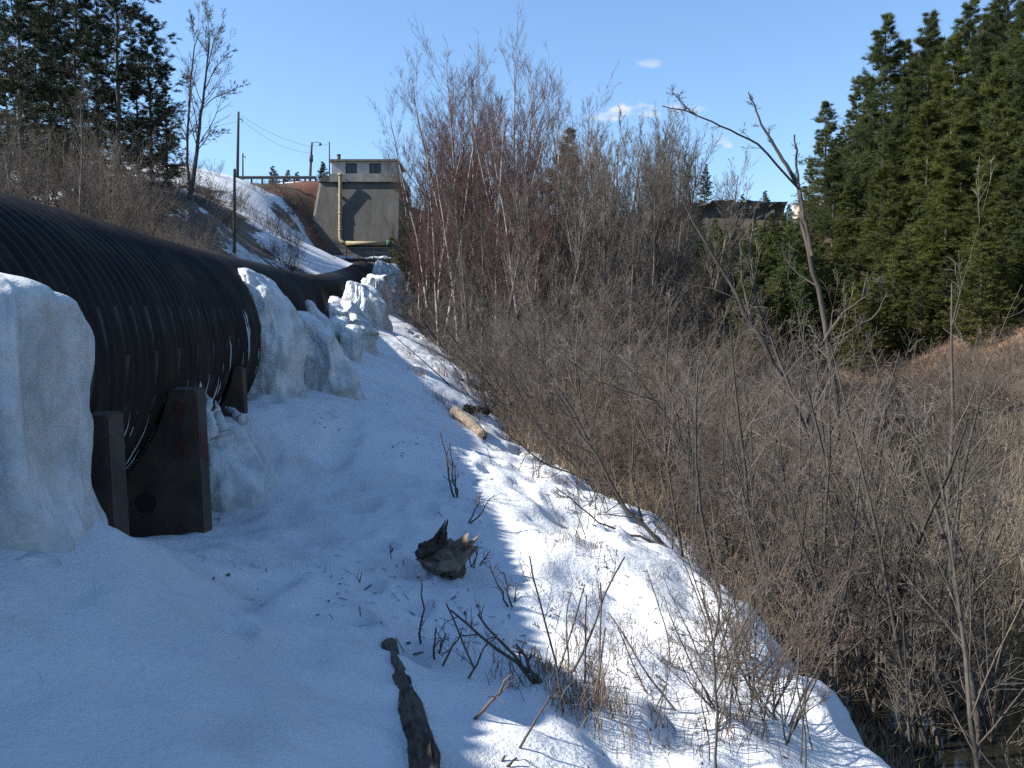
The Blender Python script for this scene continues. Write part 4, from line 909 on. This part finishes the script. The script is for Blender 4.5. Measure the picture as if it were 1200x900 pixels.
# ---------------------------------------------------------------- conifers
def conifer(seed, h, cb, Lmax, mt, spacing=.55, nper=5, e0=-8, e1=55, curve=.12, ksec=7, ntuft=4, nlen=.2, nw=.035, nn=8, prof=.8, gap=.25, name='pine_tree', dead=10, zj=.5):
    rng = np.random.default_rng(seed)
    t = thing(name, 'conifer', 'tree', FAR)
    n = 12; tz = np.linspace(0, 1, n); P = np.stack([.012*h*np.cumsum(rng.normal(size=n))*.3, .012*h*np.cumsum(rng.normal(size=n))*.3, tz*h-.3], -1)
    r = .0125*h*(1-tz)**.9+.015
    mt_ = MB(); mt_.tubes(P, r, 9)
    wz = np.arange(cb*h, h*.985, spacing); wz = wz+rng.uniform(-.25, .25, len(wz))*spacing
    zs = np.repeat(wz, nper)+rng.uniform(-zj, zj, len(wz)*nper)*spacing
    az = np.repeat(rng.uniform(0, 6.28, len(wz)), nper)+np.tile(np.arange(nper)*2*np.pi/nper, len(wz))+rng.normal(size=len(zs))*.25
    tt = np.clip((zs-cb*h)/(h*(1-cb)), 0, 1)
    keep = rng.random(len(zs)) > gap; zs, tt, az = zs[keep], tt[keep], az[keep]
    irr = .75+.45*vnoise(zs*.6, az*.9, seed=seed)
    Lb = Lmax*np.minimum(1, .45+tt*4)*(1-tt)**prof*rng.uniform(.6, 1.1, len(zs))*irr+.18
    el = np.radians(e0+(e1-e0)*tt**1.5+rng.normal(size=len(zs))*10)
    d = np.stack([np.cos(el)*np.cos(az), np.cos(el)*np.sin(az), np.sin(el)], -1)
    bp = np.stack([np.interp(zs, P[:, 2], P[:, 0]), np.interp(zs, P[:, 2], P[:, 1]), zs], -1)
    u = np.linspace(0, 1, 6)[None, :, None]
    Bp = bp[:, None]+d[:, None]*Lb[:, None, None]*u; Bp[:, :, 2] += curve*Lb[:, None]*(u[..., 0]**2)
    Bp[:, 1:] += rng.normal(size=Bp[:, 1:].shape)*.03*Lb[:, None, None]
    Br = (.012+.010*Lb)[:, None]*np.linspace(1, .3, 6)[None]
    mt_.tubes(Bp, Br, 3)
    # dead lower limbs
    if dead:
        za = rng.uniform(.12*h, max(cb*h, .2*h), dead); a2 = rng.uniform(0, 6.28, dead); l2 = rng.uniform(.4, 1.8, dead)
        D = np.stack([np.cos(a2), np.sin(a2), rng.uniform(-.3, .2, dead)], -1); D0 = np.stack([np.interp(za, P[:, 2], P[:, 0]), np.interp(za, P[:, 2], P[:, 1]), za], -1)
        mt_.tubes(D0[:, None]+D[:, None]*l2[:, None, None]*np.linspace(0, 1, 4)[None, :, None], np.full((dead, 4), .018), 3)
    mt_.build('trunk', M['bark_dark'], t)
    S, Sr = spawn(Bp, Br, ksec, (.22, 1), 48, .42, 4, .5, .02, .10, rng, taper=.45, flat=.14, rmin=.006)
    kk = rng.random(len(S)) < np.clip(np.repeat(Lb, ksec)/2.4, .10, 1); S, Sr = S[kk], Sr[kk]
    # foliage tufts along the outer branchlets
    f = rng.uniform(.25, 1, (len(S), ntuft))*3; i = np.minimum(f.astype(int), 2); fr = (f-i)[..., None]
    rows = np.arange(len(S))[:, None]
    pos = (S[rows, i]*(1-fr)+S[rows, i+1]*fr).reshape(-1, 3); tn = unit((S[rows, i+1]-S[rows, i]).reshape(-1, 3))
    pos = np.concatenate([pos, Bp[:, -1]]); tn = np.concatenate([tn, unit(Bp[:, -1]-Bp[:, -2])])
    pos = np.repeat(pos, nn, 0); tn = np.repeat(tn, nn, 0)
    nd = unit(tn*.75+rng.normal(size=tn.shape)*np.array([.6, .6, .32])+np.array([0, 0, .18]))
    ln = nlen*rng.uniform(.6, 1.25, (len(pos), 1)); sd = unit(np.cross(nd, rng.normal(size=nd.shape)))*nw*.5
    pos = pos+rng.normal(size=pos.shape)*nlen*np.array([.28, .28, .12])
    V = np.stack([pos-sd, pos+sd, pos+nd*ln], 1)
    mc = MB(); mc.add(V.reshape(-1, 3), None, np.arange(len(V)*3).reshape(-1, 3)); mc.build('crown', mt, t, smooth=False)
    return t
PN = [conifer(400, 22, .20, 6.8, M['needle_mid'], .95, 7, zj=.12, e0=-6, e1=45, curve=.10, ksec=16, ntuft=7, nlen=.36, nw=.034, nn=8, prof=.85, gap=.12),
      conifer(401, 22, .16, 6.2, M['needle_mid'], .55, 5, e0=-14, e1=45, curve=.12, ksec=15, ntuft=7, nlen=.36, nw=.034, nn=8, prof=.85, gap=.2),
      conifer(402, 20, .05, 6.0, M['needle_yel'], .52, 5, e0=-18, e1=40, curve=.12, ksec=15, ntuft=7, nlen=.36, nw=.034, nn=8, prof=.9, gap=.15)]
CD = [conifer(410, 10, .02, 3.2, M['needle_yel'], .42, 6, e0=-8, curve=.2, ksec=10, ntuft=5, nlen=.24, nw=.045, nn=7, gap=.12, name='cedar_tree', dead=0),
      conifer(411, 10, .02, 2.9, M['needle_cedar'], .38, 6, e0=5, curve=.25, ksec=10, ntuft=5, nlen=.22, nw=.045, nn=7, gap=.08, name='cedar_tree', dead=0),
      conifer(412, 10, .03, 3.5, M['needle_mid'], .45, 6, e0=-10, curve=.15, ksec=10, ntuft=5, nlen=.26, nw=.045, nn=7, gap=.15, name='cedar_tree', dead=0)]
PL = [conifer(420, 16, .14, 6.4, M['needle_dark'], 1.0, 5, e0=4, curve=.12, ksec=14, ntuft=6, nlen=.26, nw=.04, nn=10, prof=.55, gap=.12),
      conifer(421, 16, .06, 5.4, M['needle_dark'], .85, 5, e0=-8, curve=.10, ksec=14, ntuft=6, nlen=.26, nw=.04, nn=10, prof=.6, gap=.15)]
protos += PN+CD+PL
G1 = 'tall pines on the right slope'; G2 = 'low cedars on the right slope'; G3 = 'dark pines on the left hill'; G4 = 'small conifers on the skyline'
def con(pr, i, px, top, Y, hp, lab, grp, wide=1.0, base=None):
    x = X_(px, Y); z = h1(x, Y) if base is None else Z_(base, Y); s = (Z_(top, Y)-z)/hp
    return place(pr, x, Y, (s*wide, s*wide, s), lab, grp, z=z, i=i)
con(PN, 0, 1037, 18, 82, 22, 'tallest layered pine spire at the sky edge of the right stand', G1, .95)
con(PN, 2, 966, 116, 90, 20, 'pine beside the pale outcrop at the open end of the right stand', G1, 1.0)
con(PN, 2, 1003, 95, 96, 20, 'dim pine between the outcrop pine and the tallest spire', G1, .9)
for px, top, Y, i, w in ((1082, 12, 78, 1, .9), (1110, 30, 72, 2, .9), (1128, -8, 82, 0, .8), (1152, 5, 70, 1, .9), (1178, -30, 74, 0, .8), (1200, -10, 66, 2, .9), (1165, 60, 64, 2, .9), (1065, 60, 90, 1, .9), (1225, -60, 62, 0, .9), (1100, 60, 88, 0, .8), (1195, 70, 62, 1, .9), (1140, 40, 90, 2, .9), (1050, 110, 78, 2, 1.0), (1020, 150, 84, 2, 1.0), (1240, 20, 58, 2, 1.0), (1120, 110, 66, 2, 1.0), (985, 150, 100, 0, 1.0), (1015, 90, 104, 1, 1.0), (1055, 40, 102, 2, 1.0), (1090, 20, 100, 1, 1.0), (1070, 150, 84, 2, .9), (1185, 120, 60, 2, 1.0), (1095, 160, 74, 2, 1.0), (946, 185, 98, 2, .9), (975, 165, 84, 1, 1.0), (1000, 200, 90, 2, .9), (1215, 90, 70, 1, 1.0), (1165, -10, 84, 1, 1.0), (1060, 90, 76, 1, 1.1), (1085, 110, 70, 2, 1.1), (1140, 90, 66, 1, 1.1), (1110, 160, 64, 2, 1.1), (1170, 150, 60, 2, 1.1), (1030, 190, 74, 2, 1.1), (990, 215, 80, 2, 1.1), (1205, 140, 58, 1, 1.1), (1050, 210, 70, 2, 1.1), (1010, 130, 92, 1, 1.0)):
    con(PN, i, px, top, Y, {0: 22, 1: 22, 2: 20}[i], 'tall pine crowded in the dense right-hand stand on the slope', G1, w)
con(CD, 1, 925, 262, 66, 10, 'bright green cedar standing behind the leaning dead tree', G2, 1.15)
con(CD, 0, 1010, 330, 60, 10, 'rounded yellow-green cedar lowest on the brown slope', G2, 1.2)
con(CD, 0, 1152, 265, 55, 10, 'yellow-green cedar reaching down the brown slope under the tall pines', G2, 1.2)
for px, top, Y, i, w in ((950, 275, 78, 2, 1.2), (985, 245, 80, 0, 1.1), (1025, 250, 74, 0, 1.1), (1060, 225, 72, 0, 1.1), (1095, 215, 66, 2, 1.1), (1085, 285, 64, 0, 1.2), (1125, 240, 63, 0, 1.1), (1178, 215, 58, 0, 1.1), (1205, 230, 56, 2, 1.2), (1040, 300, 66, 2, 1.3), (905, 290, 72, 2, 1.2), (870, 272, 78, 2, 1.0), (845, 268, 79, 2, 1.0), (825, 270, 77, 2, 1.0), (890, 266, 79, 2, 1.0), (1065, 330, 62, 2, 1.2), (965, 330, 66, 2, 1.2), (985, 300, 70, 0, 1.2), (800, 262, 79, 2, 1.0), (860, 320, 78, 2, 1.3), (1110, 300, 61, 2, 1.1), (920, 330, 64, 1, 1.1), (780, 260, 78, 2, 1.0), (815, 290, 72, 2, 1.1), (880, 300, 72, 2, 1.1), (935, 262, 80, 2, 1.0), (740, 258, 78, 2, 1.0), (700, 256, 78, 2, 1.0), (910, 262, 78, 2, 1.0), (855, 262, 81, 2, 1.0), (760, 262, 76, 2, 1.0), (960, 268, 82, 0, 1.0), (940, 250, 86, 2, 1.0), (835, 320, 74, 2, 1.2), (1000, 290, 76, 2, 1.2), (1145, 300, 60, 2, 1.1), (1190, 290, 56, 0, 1.2), (705, 246, 88, 2, 1.2), (730, 240, 90, 0, 1.1), (752, 244, 88, 2, 1.2), (775, 238, 90, 2, 1.1), (798, 244, 90, 0, 1.2), (818, 250, 88, 2, 1.2), (838, 256, 86, 0, 1.2), (862, 258, 86, 2, 1.2), (884, 256, 86, 0, 1.2), (904, 250, 88, 2, 1.2), (924, 240, 90, 2, 1.1), (690, 240, 90, 2, 1.1), (900, 275, 70, 0, 1.0), (945, 255, 74, 0, 1.0), (870, 330, 66, 2, 1.1), (905, 320, 64, 0, 1.1), (840, 300, 72, 0, 1.1), (955, 300, 66, 1, 1.0), (895, 262, 74, 1, 1.1), (915, 250, 78, 0, 1.1), (935, 275, 70, 2, 1.1), (878, 285, 70, 2, 1.1), (965, 285, 70, 0, 1.1), (980, 310, 66, 2, 1.1), (940, 320, 62, 1, 1.0), (1000, 320, 62, 0, 1.1), (1030, 310, 62, 0, 1.1), (890, 320, 62, 2, 1.0), (1050, 290, 64, 0, 1.1), (1080, 320, 60, 0, 1.0), (1130, 320, 58, 0, 1.0), (1175, 300, 55, 0, 1.0), (770, 290, 74, 2, 1.1), (720, 290, 74, 2, 1.1)):
    con(CD, i, px, top, Y, 10, 'shaggy low conifer in the mixed growth under the right-hand pines', G2, w)
# conifers behind the birches
con(PN, 1, 665, 150, 60, 22, 'dark pine half hidden inside the leafless birches', 'conifers behind the birches', 1.0)
con(CD, 0, 478, 235, 62, 10, 'ochre-green cedar at the dam corner beside the birches', 'conifers behind the birches', .8)
con(CD, 2, 600, 230, 62, 10, 'green conifer low behind the white birch trunks', 'conifers behind the birches', 1.2)
con(PN, 2, 560, 180, 70, 20, 'narrow conifer behind the middle of the birch clump', 'conifers behind the birches', 1.0)
con(CD, 2, 720, 255, 76, 10, 'dark conifer behind the grey saplings under the skyline', 'conifers behind the birches', 1.4); con(CD, 2, 760, 258, 80, 10, 'dark spreading conifer left of the rock ledge, under the skyline', 'conifers behind the birches', 1.4)
# skyline
for pr, i, px, top, Y, hp, lab, w in ((PN, 1, 826, 192, 116, 22, 'small spindly pine poking above the rock ledge', 1.3), (PN, 0, 870, 228, 140, 22, 'round-topped distant pine beyond the rock ledge, nearer the spindly one', 1.6), (PN, 0, 897, 224, 138, 22, 'broad distant pine beyond the end of the rock ledge', 1.7), (PN, 1, 780, 195, 118, 22, 'faint distant pine seen through sapling tops', 1.4),
        (PN, 0, 321, 195, 122, 22, 'small round pine behind the middle of the guardrail', 1.6), (PN, 1, 338, 199, 120, 22, 'tiny pine behind the guardrail beside the small round pine', 1.5), (PN, 0, 378, 190, 116, 22, 'bushy pine between the lamp pole and the gatehouse', 1.5), (PN, 0, 350, 202, 130, 22, 'faintest tiny pine near the lamp pole foot', 1.5)):
    x = X_(px, Y); zb = Z_(top, Y)-5.5; s = 5.5/hp
    dup(pr[i], (x, Y, min(zb, h1(x, Y))), rs.uniform(0, 6), ((s*w, s*w, (Z_(top, Y)-min(zb, h1(x, Y)))/hp)), lab, G4)
# left pines
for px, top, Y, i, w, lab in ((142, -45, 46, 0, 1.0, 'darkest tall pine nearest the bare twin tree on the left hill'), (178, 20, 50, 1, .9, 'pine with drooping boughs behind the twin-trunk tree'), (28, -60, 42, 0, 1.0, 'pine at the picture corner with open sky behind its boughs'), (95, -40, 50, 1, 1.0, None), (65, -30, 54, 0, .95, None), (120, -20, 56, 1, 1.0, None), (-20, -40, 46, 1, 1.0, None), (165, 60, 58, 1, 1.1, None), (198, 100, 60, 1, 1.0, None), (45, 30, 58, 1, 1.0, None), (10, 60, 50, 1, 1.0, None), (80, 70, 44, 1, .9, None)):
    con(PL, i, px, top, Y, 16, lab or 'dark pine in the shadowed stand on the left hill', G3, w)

# ---------------------------------------------------------------- log, stump, fallen pole
def log_mesh(name, a, b_, r0, r1, seed, mt, label, cat, rag=.35, n=60, sides=28):
    rng = np.random.default_rng(seed); a, b_ = np.array(a), np.array(b_)
    t = np.linspace(0, 1, n); P = a+(b_-a)*t[:, None]; L_ = np.linalg.norm(b_-a); T = (b_-a)/L_
    U = unit(np.cross(T, [0, 0, 1.])); W = np.cross(U, T); an = np.linspace(0, 2*np.pi, sides, endpoint=False)
    P = P+U*(.25*r0*np.sin(t*5+seed))[:, None]
    TT, A = np.meshgrid(t, an, indexing='ij')
    ridg = np.abs(fbm(np.cos(A)*3+seed, np.sin(A)*3, TT*L_*2.5, seed, 3))
    brk = fbm(np.cos(A)*1.2, np.sin(A)*1.2, TT*L_*5, seed+3, 3)
    r = (r0+(r1-r0)*TT)*(1+rag*(ridg*1.6-.5)+rag*.9*brk)
    end = np.minimum(1, np.minimum(TT/.05, (1-TT)/.05)); r = r*(.35+.65*end)
    V = P[:, None]+(r*np.cos(A))[..., None]*U+(r*np.sin(A))[..., None]*W+(T*((rng.random((n, sides))-.5)*L_/n*1.6)[..., None])
    m = MB(); m.add(V.reshape(-1, 3), grid_quads(n, sides, True))
    m.add(np.concatenate([V[0], V[0].mean(0, keepdims=True)]), None, [(i, (i+1) % sides, sides) for i in range(sides)]); m.add(np.concatenate([V[-1], V[-1].mean(0, keepdims=True)]), None, [(i, (i+1) % sides, sides) for i in range(sides)])
    return tag(m.build(name, mt, None, a, False), label, cat)
def onsnow(px, py, lo=2.0, hi=60.0, up=0.0):
    d = ray(px, py); k = np.linspace(lo, hi, 4000)/d[1]
    P = d[None]*k[:, None]+np.array([0, 0, EYE]); hh = H(P[:, 0], P[:, 1]); j = np.argmax(P[:, 2] < hh)
    return np.array([P[j, 0], P[j, 1], hh[j]+up])
a, b_ = onsnow(457, 757), onsnow(492, 893, 1.5); b2 = b_+(b_-a)*.25
log_mesh('rotten_log', a+[0, 0, .018], np.array([b2[0], b2[1], h1(b2[0], b2[1])+.035]), .040, .054, 51, M['rot'], 'dark rotten log half sunk in shaded snow, pointing at the camera', 'log', .5, 110, 36)
a = onsnow(517, 668)
st = thing('rotten_stump', 'jagged rotten brown stump sticking out of the shaded snow', 'stump', a)
def chunk(name, pts, r, seed, mt):
    rng = np.random.default_rng(seed); P = np.array([at(px, py, a[1]+dy) for px, py, dy in pts])-a
    n = 26; t = np.linspace(0, 1, len(P)); tt = np.linspace(0, 1, n); Q = np.stack([np.interp(tt, t, P[:, k]) for k in range(3)], -1); rr = np.interp(tt, t, r)
    sides = 20; an = np.linspace(0, 2*np.pi, sides, endpoint=False); T = unit(np.gradient(Q, axis=0)); U = unit(np.cross(T, [.2, 1., .1])); W = np.cross(T, U)
    A = np.tile(an, (n, 1)); TT = np.tile(tt[:, None], (1, sides))
    rr2 = rr[:, None]*(1+1.3*np.abs(fbm(np.cos(A)*2.2+seed, np.sin(A)*2.2, TT*2, seed, 3))-.15)
    V = Q[:, None]+(rr2*np.cos(A))[..., None]*U[:, None]+(rr2*1.2*np.sin(A))[..., None]*W[:, None]
    V += U[:, None]*(rng.normal(size=(1, sides, 1))*.006)+W[:, None]*(rng.normal(size=(1, sides, 1))*.006)
    V[-5:] += T[-1]*(rng.random((sides,))[None, :, None]**2*.13)*np.linspace(.2, 1, 5)[:, None, None]
    m = MB(); m.add(V.reshape(-1, 3), grid_quads(n, sides, True)); m.add(np.concatenate([V[-1], V[-1].mean(0, keepdims=True)-T[-1]*.05]), None, [(i, (i+1) % sides, sides) for i in range(sides)])
    m.build(name, mt, st, smooth=False)
chunk('jagged_slab', [(492, 648, .05), (503, 646, .02), (512, 640, 0), (516, 629, 0)], [.035, .06, .055, .02], 61, M['rot'])
chunk('broken_end', [(500, 650, .08), (520, 656, .0), (535, 652, -.05), (546, 643, -.1)], [.06, .085, .075, .05], 62, M['rot_lt'])
chunk('root_flare', [(538, 650, -.03), (532, 662, -.05), (528, 676, -.08)], [.05, .06, .05], 63, M['rot'])
a, b_ = onsnow(532, 489, 6), onsnow(568, 516, 6)
log_mesh('fallen_pole', a+[0, 0, .12], b_+[0, 0, .05], .085, .085, 71, M['rot_lt'], 'grey fallen pole lying at the edge of the sunlit snow', 'log', .12, 30)
a, b_ = onsnow(545, 482, 6), onsnow(572, 486, 6)
log_mesh('fallen_pole', a+[0, 0, .06], b_+[0, 0, .06], .08, .07, 72, M['rot'], 'short dark fallen log lying just above the grey fallen pole', 'log', .2, 30)

# ---------------------------------------------------------------- twigs poking out of the snow
def twig(px, py, tops, r, label, red=False, kids=3, seed=0):
    b0 = onsnow(px, py); rng = np.random.default_rng(seed+int(px)); m = MB()
    for (qx, qy) in tops:
        e = at(qx, qy, b0[1]+rng.uniform(-.15, .15)); tt = np.linspace(0, 1, 7)[:, None]
        P = (b0-[0, 0, .05])+(e-b0+[0, 0, .05])*tt; P[1:-1] += rng.normal(size=(5, 3))*.02*np.linalg.norm(e-b0)
        Rr = np.linspace(r, r*.45, 7); m.tubes(P, Rr, 5)
        S = spawn(P[None], Rr[None], kids, (.3, .98), 38, .26, 4, .7, .02, .12, rng, rmin=.0025); m.tubes(S[0], S[1], 3)
        S2 = spawn(S[0], S[1], 2, (.3, 1), 38, .4, 3, .8, .0, .12, rng, rmin=.002); m.tubes(S2[0], S2[1], 3)
    tag(m.build('snow_twig', M['twig_red'] if red else M['bark_dark'], None, b0), label, 'twig', 'twigs poking out of the snow')
twig(493, 762, [(495, 684)], .007, 'single straight dark twig standing beside the log end', kids=2)
twig(507, 772, [(511, 735), (523, 742)], .007, 'small forked twig between the straight twig and the shadow edge', kids=3)
twig(513, 778, [(541, 740)], .006, 'thin twig leaning next to the small forked twig', kids=2)
twig(545, 793, [(572, 752)], .006, 'dark bent twig low in the shaded snow below the brush', kids=2)
twig(548, 842, [(600, 790)], .008, 'reddish twig leaning up towards the sunlit snow', True, 3)
twig(605, 873, [(645, 815)], .006, 'thin twig lying across the shadow edge near the bottom', kids=2)
twig(577, 897, [(592, 885), (606, 888)], .008, 'little dark forked twig at the bottom edge of the snow', kids=1)
twig(535, 583, [(515, 505), (527, 520), (533, 545)], .010, 'dark branching twig in shaded snow up the bank', kids=4)
twig(548, 612, [(565, 575), (580, 580)], .008, 'low scraggly twig at the rounded shadow edge', kids=4)
twig(555, 665, [(560, 640), (575, 645), (548, 648)], .007, 'dense little twig tuft beside the stump', kids=5)
twig(600, 710, [(575, 668), (590, 670), (605, 690)], .007, 'twiggy sprig beyond the stump along the shadow edge', kids=5)
twig(640, 800, [(605, 755), (560, 720), (528, 715)], .010, 'long arched dead branch reaching over the shaded snow', kids=4)
twig(420, 680, [(415, 672), (424, 670)], .005, 'tiny twig on the open shaded snow', kids=1)
twig(458, 655, [(457, 636)], .004, 'tiny upright twig near the stump on its open side', kids=1)
RS = [shrub(260+i, 5, 1.2, 'x', 'x', ('twig_red', 'twig_brown')[i], ('bark', 'bark_lt')[i], spread=.34, name='dry_shrub', k=(4, 4, 2), r=.0038, rmin=.0019, split=True) for i in range(2)]; protos += RS
for px, py, s, i, lab in ((660, 800, .62, 0, 'upright dry shrub in the sunlit snow, closest to the shadow edge'), (690, 825, .75, 1, 'brown dry shrub with grassy foot in the sunlit snow'), (815, 775, .5, 0, 'small dry shrub near the dark hollow in the sunlit snow'), (680, 630, .55, 1, 'dry shrub at the edge of the snow up the bank'), (845, 840, .6, 1, 'dry shrub on the last snow scallop near the water'), (770, 850, .4, 1, 'low dry shrub at the bottom of the sunlit snow'), (625, 560, .7, 1, 'dry shrub where the sunlit snow narrows')):
    p = onsnow(px, py); place(RS, p[0], p[1], s, lab, 'dry shrubs in the sunlit snow', z=p[2], i=i)

for k, (px, py) in enumerate(((880, 800), (897, 835), (862, 735), (848, 765), (805, 640), (912, 862), (700, 590), (770, 610))):
    q = onsnow(px, py); place(LO, q[0], q[1], rs.uniform(.24, .38), 'thin brown shrub rooted in the sunlit snow near its ragged edge', 'thin shrubs rooted in the sunlit snow', z=q[2])
# ---------------------------------------------------------------- dry grass and reeds
def blades(name, centres, n, h, w, spread, lean, mt, label, seed):
    rng = np.random.default_rng(seed); c = np.repeat(np.array(centres), n, 0)
    off = rng.normal(size=(len(c), 2))*spread; x, y = c[:, 0]+off[:, 0], c[:, 1]+off[:, 1]; z = H(x, y, True)-.02
    hh = h*rng.uniform(.4, 1.2, len(c))*(c[:, 2] if c.shape[1] > 2 else 1)
    a = rng.uniform(0, 6.28, len(c)); ln = lean*rng.uniform(.1, 1.3, len(c)); dx, dy = np.cos(a)*ln*hh, np.sin(a)*ln*hh
    b_ = rng.uniform(0, 6.28, len(c)); sx_, sy_ = np.cos(b_)*w, np.sin(b_)*w
    B0 = np.stack([x, y, z], -1); S = np.stack([sx_, sy_, 0*sx_], -1)
    M1 = B0+np.stack([dx*.35, dy*.35, hh*.6], -1); T1 = B0+np.stack([dx, dy, hh*np.where(ln > .7, .75, 1)], -1)
    V = np.stack([B0-S, B0+S, M1+S*.8, M1-S*.8, T1], 1); k = np.arange(len(c))*5
    m = MB(); m.add(V.reshape(-1, 3), np.stack([k, k+1, k+2, k+3], -1), np.stack([k+3, k+2, k+4], -1))
    return tag(m.build(name, mt, smooth=False), label, None, kind='stuff')
cs = []
for y in np.arange(5.5, 60, .28):
    xe = float(np.interp(y, _ek[:, 0], _ek[:, 1]))
    for k in range(3 if y < 30 else 2): cs.append((xe+.25+abs(rs.gauss(0, 1.0))*(1+y*.02), y, rs.uniform(.5, 1.2)))
for k in range(150):
    y = rs.uniform(6.8, 15); xe = float(np.interp(y, _ek[:, 0], _ek[:, 1])); cs.append((xe+rs.uniform(.1, 2.6), y, rs.uniform(1.0, 2.0)))
blades('dry_grass', cs, 55, .36, .0032, .22, .8, M['grass'], 'tangled dry grass along the ragged edge of the snow', 501)
cs2 = [tuple(onsnow(px, py)[:2])+(s,) for px, py, s in ((690, 828, 1), (675, 818, .8), (665, 800, .6), (700, 770, .7), (715, 790, .5), (610, 782, .5), (640, 785, .6), (790, 760, .5), (810, 770, .5), (740, 730, .4), (830, 850, .7), (770, 865, .5), (500, 400, 2), (490, 440, 1.8), (515, 470, 1.6), (505, 415, 2), (520, 440, 2.2), (545, 410, 2.4), (550, 495, 1.2), (560, 505, 1.1), (680, 640, .9), (640, 560, .9), (530, 485, 1.2), (860, 855, .8), (480, 420, 1.6), (700, 835, .8))]
blades('russet_grass', cs2, 90, .20, .0022, .12, .9, M['grass_red'], 'russet clumps of dead grass breaking through the snow', 502)
cs3 = []
for i in range(620):
    y = rs.uniform(9.0, 17) if i % 5 else rs.uniform(17, 40); px = rs.uniform(950, 1230)
    if 1000 < px < 1170 and y > 14: continue
    cs3.append((X_(px, y), y, rs.uniform(.6, 1.2)))
blades('marsh_reeds', cs3, 26, .85, .006, .28, .55, M['reed'], 'straw-coloured dead reeds standing in the marsh', 503)
cs4 = []
for i in range(900):
    y = rs.uniform(9, 48); xe = float(np.interp(y, _ek[:, 0], _ek[:, 1])); px = rs.uniform(600, 1000); x = X_(px, y)
    if x > xe+.8: cs4.append((x, y, rs.uniform(.5, 1.1)))
blades('thicket_grass', cs4, 34, .85, .0055, .35, .8, M['grass'], 'dead grass under the alder thicket', 504)
cs5 = []
for i in range(600):
    y = rs.uniform(48, 70); px = rs.uniform(930, 1215); cs5.append((X_(px, y), y, rs.uniform(.5, 1.2)))
blades('slope_grass', cs5, 22, .55, .018, .8, .8, M['grass_red'], 'brown dead grass on the slope under the conifers', 505)

def remove_tree(o):
    for ch in list(o.children): remove_tree(ch)
    bpy.data.objects.remove(o)
rg = np.random.default_rng(900)
n_ = 2600; yy_ = 2.2+rg.random(n_)**1.6*20; xx_ = rg.uniform(-2.6, 2.2, n_)*(.55+yy_*.05)-yy_*.06
cl = vnoise(xx_*1.1, yy_*.9, seed=95)+.5*vnoise(xx_*4, yy_*4, seed=96)+.35*(xx_ > -.6); ok_ = (cl > .28) & (snow_amount(xx_, yy_) > .6); xx_, yy_ = xx_[ok_], yy_[ok_]
a_ = rg.uniform(0, 6.28, len(xx_)); l_ = rg.uniform(.006, .028, len(xx_))*(1+.02*yy_); w_ = rg.uniform(.002, .006, len(xx_))*(1+.03*yy_)
e0_ = np.stack([np.cos(a_)*l_, np.sin(a_)*l_], -1); e1_ = np.stack([-np.sin(a_)*w_, np.cos(a_)*w_], -1)
pts_ = [np.stack([xx_+s0*e0_[:, 0]+s1*e1_[:, 0], yy_+s0*e0_[:, 1]+s1*e1_[:, 1]], -1) for s0, s1 in ((-1, -1), (1, -.6), (1, .6), (-1, 1))]
V_ = np.stack([np.concatenate([q, (H(q[:, 0], q[:, 1])+.006+.006*rg.random(len(q)))[:, None]], 1) for q in pts_], 1)
m = MB(); m.add(V_.reshape(-1, 3), np.arange(len(xx_)*4).reshape(-1, 4)); tag(m.build('bark_litter', M['bark_dark'], smooth=False), 'scattered bits of bark and needles on the old snow', None, kind='stuff')
for p in protos: remove_tree(p)
number('slender leafless birch crowded in the clump between the dam and the thicket', 'slender leafless birch, {} from the dam side in the crowded clump')
number('slim bare grey sapling standing above the alder thicket', 'slim bare grey sapling above the thicket, {} from the dam side')
number('tall pine crowded in the dense right-hand stand on the slope', 'tall pine in the dense stand on the slope, {} from the rock outcrop')
number('shaggy low conifer in the mixed growth under the right-hand pines', 'shaggy low conifer under the skyline and pines, {} from the birches')
number('bare grey alder clump standing in the dark marsh water', 'bare grey alder clump by the marsh water, {} from the snow')
number('dark pine in the shadowed stand on the left hill', 'dark pine in the shadowed hill stand above pipe, {} from the picture edge')
number('grey bare sapling in the brush below the tall left pines', 'grey bare sapling under the dark pines, {} from the picture edge')
number('thin brown shrub rooted in the sunlit snow near its ragged edge', 'thin brown shrub rooted in sunlit snow near its ragged edge, {} from pipe')
number('thin frozen drip hanging down the dark corrugated pipe side', 'thin frozen drip on the dark pipe side, {} from the tall ice column')
